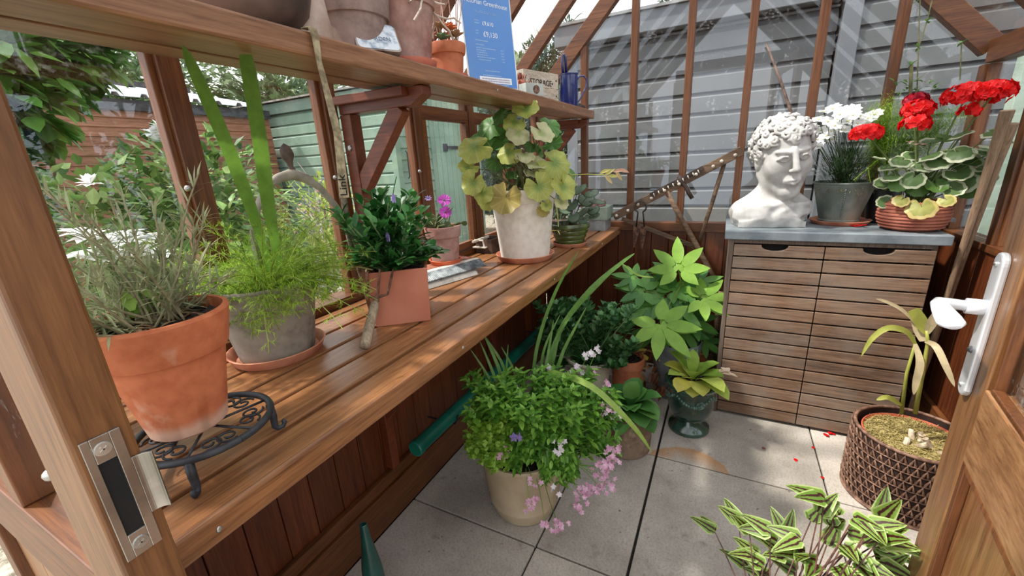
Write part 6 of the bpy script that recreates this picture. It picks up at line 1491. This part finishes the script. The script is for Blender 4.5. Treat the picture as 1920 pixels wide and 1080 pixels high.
def cluster(u, v, off, n, s, mat, seed, nm='flower_cluster', sp_=.018):
    R_ = random.Random(seed); b = MB(); c = pt(u, v, pc, off); vw = (CAM-c).normalized()
    for i in range(n):
        p = c+Vector((R_.gauss(0, sp_), R_.gauss(0, sp_), R_.gauss(0, sp_))); d = (vw+Vector((R_.uniform(-.8, .8), R_.uniform(-.8, .8), R_.uniform(-.3, .9)))).normalized(); T = d.orthogonal().normalized(); Sx = d.cross(T)
        for k in range(5): a = 2*PI*k/5+R_.uniform(0, .5); b.leaf(p, T*math.cos(a)+Sx*math.sin(a)+d*.3, s, s*.8, up=d, n=2, prof='ob')
    b.build(nm, mat, tp, org=c); return c
fl = [(950, 850, -.17, 9, PINK), (1031, 697, .0, 6, PWH), (1030, 755, -.12, 8, PINK), (1045, 833, -.18, 5, PWH), (1135, 765, -.10, 11, PINK), (1150, 772, -.10, 8, PWH), (1105, 708, .05, 5, PINK), (1135, 725, .0, 6, PINK), (1150, 845, -.15, 9, PINK), (1150, 862, -.15, 8, PINK), (1130, 870, -.16, 10, PINK), (1145, 880, -.15, 9, PINK), (1125, 890, -.16, 10, PINK),
      (1105, 920, -.16, 12, PINK), (1125, 915, -.15, 10, PINK), (1140, 910, -.14, 8, PINK), (1085, 945, -.17, 12, PINK), (1095, 930, -.17, 8, PINK), (993, 945, -.20, 10, PINK), (1022, 985, -.22, 6, PINK), (1047, 985, -.22, 10, PINK), (1040, 920, -.20, 4, PWH), (1000, 905, -.19, 4, PINK), (1050, 842, -.18, 4, PWH), (1075, 690, .0, 5, PWH), (1105, 660, .0, 5, PWH), (1118, 658, .0, 5, PWH), (1085, 695, .0, 4, PWH)]
sb = MB()
for i, (u, v, o_, n, m_) in enumerate(fl):
    c = cluster(u, v, o_, n, .0105, m_, i+100, sp_=.0125 if n > 7 else .010)
    q = root.lerp(Vector((c.x, c.y, root.z)), .6); stemmy(sb, q+Vector((0, 0, .02)), c, .0014, .001, .02, R)
cluster(990, 822, -.19, 2, .016, LILAC, 5); sb.build('flower_stalks', LD, tp)
LGB = leafmat('grass_blades', [(90, 134, 60), (116, 156, 76)], rough=.4, trans=.35, ns=50); LGP = leafmat('pale_arching_blade', [(156, 190, 90), (170, 200, 100)], trans=.4)
def sblade(pp, w, mat, nm='grass_blade', up=None, tipw=None):
    pts = [pt(u, v, pc, o_) for u, v, o_ in pp]; return strap([root+Vector((R.uniform(-.03, .03), R.uniform(-.03, .03), 0))]+pts if pp[0][1] > 680 else pts, w*.72, mat, tp, nm, up=up or (CAM-pts[0]).normalized(), tipw=tipw)
for pp, w in [([(950, 770, -.08), (925, 700, -.06), (900, 640, -.03)], .014), ([(955, 760, -.06), (935, 690, -.03), (905, 622, .0)], .018), ([(960, 770, -.05), (945, 690, -.02), (915, 640, .0), (895, 610, .02)], .012), ([(940, 760, -.08), (915, 705, -.06), (882, 655, -.04)], .011),
              ([(958, 740, -.04), (950, 700, -.02), (953, 645, .0)], .010), ([(965, 750, -.03), (965, 700, 0), (940, 650, .02)], .013), ([(945, 780, -.08), (922, 740, -.06), (905, 690, -.05)], .010), ([(935, 765, -.06), (900, 730, -.03), (865, 712, 0)], .006)]: sblade(pp, w, LGB)
for pp, w in [([(1000, 700, .02), (1015, 620, .04), (1045, 540, .02), (1085, 470, -.03)], .016), ([(1030, 700, .03), (1050, 620, .05), (1105, 545, .02), (1165, 493, .0), (1190, 475, .0)], .022), ([(1025, 700, .02), (1040, 640, .04), (1080, 580, .04), (1160, 498, .04)], .012),
              ([(1040, 700, .02), (1060, 650, .03), (1100, 575, .03)], .016), ([(1010, 710, .02), (1022, 650, .02), (1050, 590, .04)], .012), ([(1020, 700, 0), (1030, 650, .02), (1038, 600, .03)], .012)]: sblade(pp, w, LGB)
sblade([(1020, 712, -.03), (1050, 703, -.06), (1110, 725, -.12), (1165, 775, -.17), (1200, 815, -.19), (1222, 848, -.20)], .026, LGP, 'arching_blade')
sblade([(1165, 493, .0), (1195, 515, .0), (1225, 520, .0)], .006, LGP, 'arching_blade', tipw=.3)
# ---- woven basket of withered lily
pc = (.655, 1.70, 0)
bk = thing('woven_basket_planter', 'round brown woven basket holding a cut-back lily with two withered shoots', 'potted plant', pc)
WK = simple('woven_strands', (92, 64, 50), (142, 108, 88), 60, .6, .3); WKD = simple('dark_basket_wall', (40, 24, 18), (62, 40, 32), 30, .8, .2)
b = MB(); b.lathe([(.158, .0), (.160, .002), (.163, .262), (.157, .262), (.155, .0)], pc, 64); b.build('basket_wall', WKD, bk, smooth=True, auto=.6)
b = MB(); nr, nc = 8, 46; r0 = .166
for i in range(nr):
    z = .014+i*.0312
    for j in range(nc):
        a = 2*PI*(j+(i % 2)*.5)/nc; da = 2*PI/nc
        def q(aa_, zz, rr=r0): return (pc[0]+rr*math.cos(aa_), pc[1]+rr*math.sin(aa_), zz)
        b.tube([q(a-da*.30, z, r0-.004), q(a-da*.22, z+.010, r0+.001), q(a, z+.029, r0+.004), q(a+da*.22, z+.010, r0+.001), q(a+da*.30, z, r0-.004)], .0040, 5, cap=False)
    b.tube([(pc[0]+(r0-.001)*math.cos(t), pc[1]+(r0-.001)*math.sin(t), z-.001) for t in [2*PI*k/64 for k in range(65)]], .0028, 5, cap=False)
b.build('woven_strands', WK, bk, smooth=True)
b = MB(); b.tube([(pc[0]+.161*math.cos(t), pc[1]+.161*math.sin(t), .266) for t in [2*PI*k/64 for k in range(65)]], .006, 8, cap=False); b.build('basket_rim', WK, bk, smooth=True); b = MB(); b.tube([(pc[0]+.165*math.cos(t), pc[1]+.165*math.sin(t), .006) for t in [2*PI*k/64 for k in range(65)]], .006, 8, cap=False); b.build('base_ring', WK, bk, smooth=True)
b = MB(); b.lathe([(0, .20), (.135, .20), (.142, .25), (.138, .252), (.132, .24), (0, .236)], pc, 48); b.build('inner_pot', simple('orange_inner_pot', (176, 80, 52), (196, 100, 70), 8, .6, .1), bk, smooth=True, auto=.6)
MOSS = simple('dry_yellow_moss', (112, 98, 56), (176, 160, 104), 60, .95, 1, bd=.006)
soil_disc(.133, (pc[0], pc[1], .245), 12, .008).build('moss', MOSS, bk)
b = MB(); R = random.Random(71)
for i in range(5000): a = R.uniform(0, 6.3); r = .13*math.sqrt(R.random()); b.leaf((pc[0]+r*math.cos(a), pc[1]+r*math.sin(a), .245+R.uniform(-.004, .006)), sph(R.uniform(0, 6.3), R.uniform(-.1, .9)), R.uniform(.010, .02), .003, n=2, prof='lin', droop=.8)
tag(b.build('moss_tufts', leafmat('moss_tufts', [(120, 104, 56), (160, 144, 84), (186, 168, 110)], rough=.9, trans=.1), bk), kind='stuff')
base = Vector((pc[0]+.0, pc[1]-.02, .24))
for i in range(8):
    a = R.uniform(0, 6.3); p = base+Vector((R.uniform(-.045, .045), R.uniform(-.045, .03), 0)); d = sph(a, R.uniform(.3, 1.3)); b = MB(); b.tube([p, p+d*R.uniform(.03, .045)], [.009, .0085], 10); b.build('cut_stump', simple('cut_stem_%d' % i, (150, 130, 104), (200, 190, 168), 40, .8, .3), bk, smooth=True, auto=.6)
LL = leafmat('lily_blades', [(160, 170, 70), (190, 190, 96)], trans=.3); LLP = leafmat('withered_lily', [(190, 170, 130), (206, 190, 150), (170, 140, 104)], trans=.3)
def bl(pp, w, mat, nm, tipw=None, c=pc):
    pts = [pt(u, v, c, o_) for u, v, o_ in pp]; strap(pts, w, mat, bk, nm, up=(CAM-pts[0]).normalized(), tipw=tipw)
b = MB(); b.tube([pt(1690, 775, pc, -.02), pt(1700, 700, pc, -.02), pt(1716, 645, pc, -.02)], [.006, .005, .004], 8); b.tube([pt(1716, 775, pc, -.03), pt(1730, 700, pc, -.03), pt(1740, 640, pc, -.03), pt(1737, 620, pc, -.03)], [.007, .006, .005, .004], 8); b.build('stems', LL, bk, smooth=True)
bl([(1716, 645, -.02), (1700, 622, -.04), (1665, 615, -.07), (1635, 635, -.09), (1615, 668, -.10)], .018, LL, 'lily_leaf'); bl([(1716, 645, -.03), (1725, 680, -.05), (1718, 715, -.06), (1713, 740, -.06)], .020, LLP, 'withered_leaf')
bl([(1735, 640, -.03), (1755, 650, -.06), (1775, 690, -.09), (1790, 725, -.10)], .018, LLP, 'withered_leaf'); bl([(1738, 625, -.03), (1725, 600, -.04), (1712, 580, -.05)], .034, LL, 'lily_leaf', .8); bl([(1738, 625, -.03), (1750, 600, -.04), (1765, 578, -.05)], .024, LLP, 'withered_leaf', .5)
bl([(1730, 640, -.03), (1722, 610, -.02), (1715, 588, -.02)], .03, LLP, 'withered_leaf', .8); bl([(1716, 605, -.03), (1690, 580, -.04), (1660, 565, -.05), (1642, 560, -.06)], .010, LLP, 'withered_leaf'); bl([(1690, 760, -.03), (1665, 745, -.06), (1643, 750, -.08)], .016, LL, 'lily_leaf')
# ---- variegated plant in the foreground
pc = (.17, .80, 0)
tp = make_pot('potted_painted_leaf_plant', 'low plant with arrow-shaped green leaves marked by maroon chevrons, nearest the door', 'potted plant', pc, .075, .10, .15, TERRA_P, lip=.04, soil=.015)
LCO = leafmat('chevron_leaves', [(104, 140, 52), (128, 162, 66), (146, 176, 82)], rough=.45, trans=.3, edge=('x', (190, 208, 134), .42), mid=('x', (66, 26, 22), .13, .27), ns=50)
b = MB(); sb = MB(); R = random.Random(81); root = Vector((pc[0], pc[1], .135))
cl = [(1340, 985), (1385, 965), (1405, 985), (1445, 985), (1475, 995), (1500, 1000), (1520, 965), (1535, 950), (1560, 975), (1590, 985), (1630, 975), (1650, 960), (1650, 990), (1640, 1010), (1400, 1050), (1430, 1050), (1470, 1030), (1510, 1025), (1550, 1010), (1580, 1010), (1620, 1000), (1650, 1000), (1440, 1070), (1490, 1060), (1530, 1045), (1570, 1050), (1610, 1040), (1650, 1045), (1655, 1060), (1540, 1075), (1590, 1075), (1640, 1075), (1420, 1030), (1640, 1030), (1620, 1075), (1500, 1085), (1455, 1005), (1600, 960), (1545, 925), (1570, 955)]
for i, (u, v) in enumerate(cl):
    rf = Vector((pc[0], pc[1], 0)); p = pt(u, v+12, (.25, .93, 0), R.uniform(-.06, .04)); 
    if p.z < .12: continue
    out = p-Vector((pc[0]+.08, pc[1]+.1, p.z)); out.z = 0; d = out.normalized() if out.length > .02 else sph(R.uniform(0, 6.3), 0)
    vw = (CAM-p).normalized()
    for k in range(2):
        dd_ = (d+Vector((R.uniform(-1, 1), R.uniform(-1, 1), R.uniform(-.2, .8)))*.8).normalized()
        b.leaf(p, dd_, R.uniform(.050, .072), R.uniform(.036, .046), up=(vw+UZ*.4+Vector((R.uniform(-.3, .3), R.uniform(-.3, .3), 0))), n=7, prof='heart', droop=.25, fold=.32)
    stemmy(sb, root+Vector((R.uniform(-.05, .05), R.uniform(-.05, .05), 0)), p, .0022, .0014, .015, R)
b.build('foliage', LCO, tp, smooth=True); sb.build('stems', simple('maroon_stems', (76, 50, 50), (120, 84, 70), 40, .6, .1), tp)
# ---- dark green tapering tube in front of the plinth
p = at(681, 984, Z=.42)
b = MB(); b.lathe([(0, 0), (.030, 0), (.031, .004), (.030, .20), (.024, .29), (.012, .375), (.0085, .42), (.0065, .422), (.006, .40), (0, .40)], (p.x+.0, p.y, 0), 32)
tag(b.build('tapered_tube', simple('dark_green_plastic', (14, 52, 48), (26, 76, 68), 8, .3, .05), smooth=True, auto=.6), 'dark green tapering plastic spout standing upright on the paving by the bench', 'spout')
# ---- teal tube under the bench on two hooks
TE = simple('teal_plastic', (6, 88, 74), (14, 116, 96), 5, .35, .05)
q0, q1 = at(783, 838, X=-.90), at(1006, 640, X=-.905); q1 = Vector((-.90, 2.3, q0.z-.01)) 
t = thing('teal_tube', 'long teal green plastic tube held on hooks under the bench', 'tube', (q0.x, q0.y, q0.z))
b = MB(); b.tube([q0+Vector((0, .008, 0)), q0+Vector((0, .03, 0)), q0.lerp(q1, .5), q1], .0285, 20); b.build('tube', TE, t, smooth=True, auto=.6)
b = MB(); b.tube([q0+Vector((0, .008, 0)), q0+Vector((0, -.012, 0)), q0+Vector((0, -.016, 0))], [.0305, .0305, .026], 20); b.build('end_cap', TE, t, smooth=True, auto=.6)
for f_ in (.15, .85):
    c = q0.lerp(q1, f_); b = MB(); b.tube([(-1.017, c.y, c.z-.034), (c.x-.01, c.y, c.z-.034), (c.x+.018, c.y, c.z-.032), (c.x+.032, c.y, c.z-.01), (c.x+.034, c.y, c.z+.01)], .004, 7); b.build('wall_hook', IRON, t)
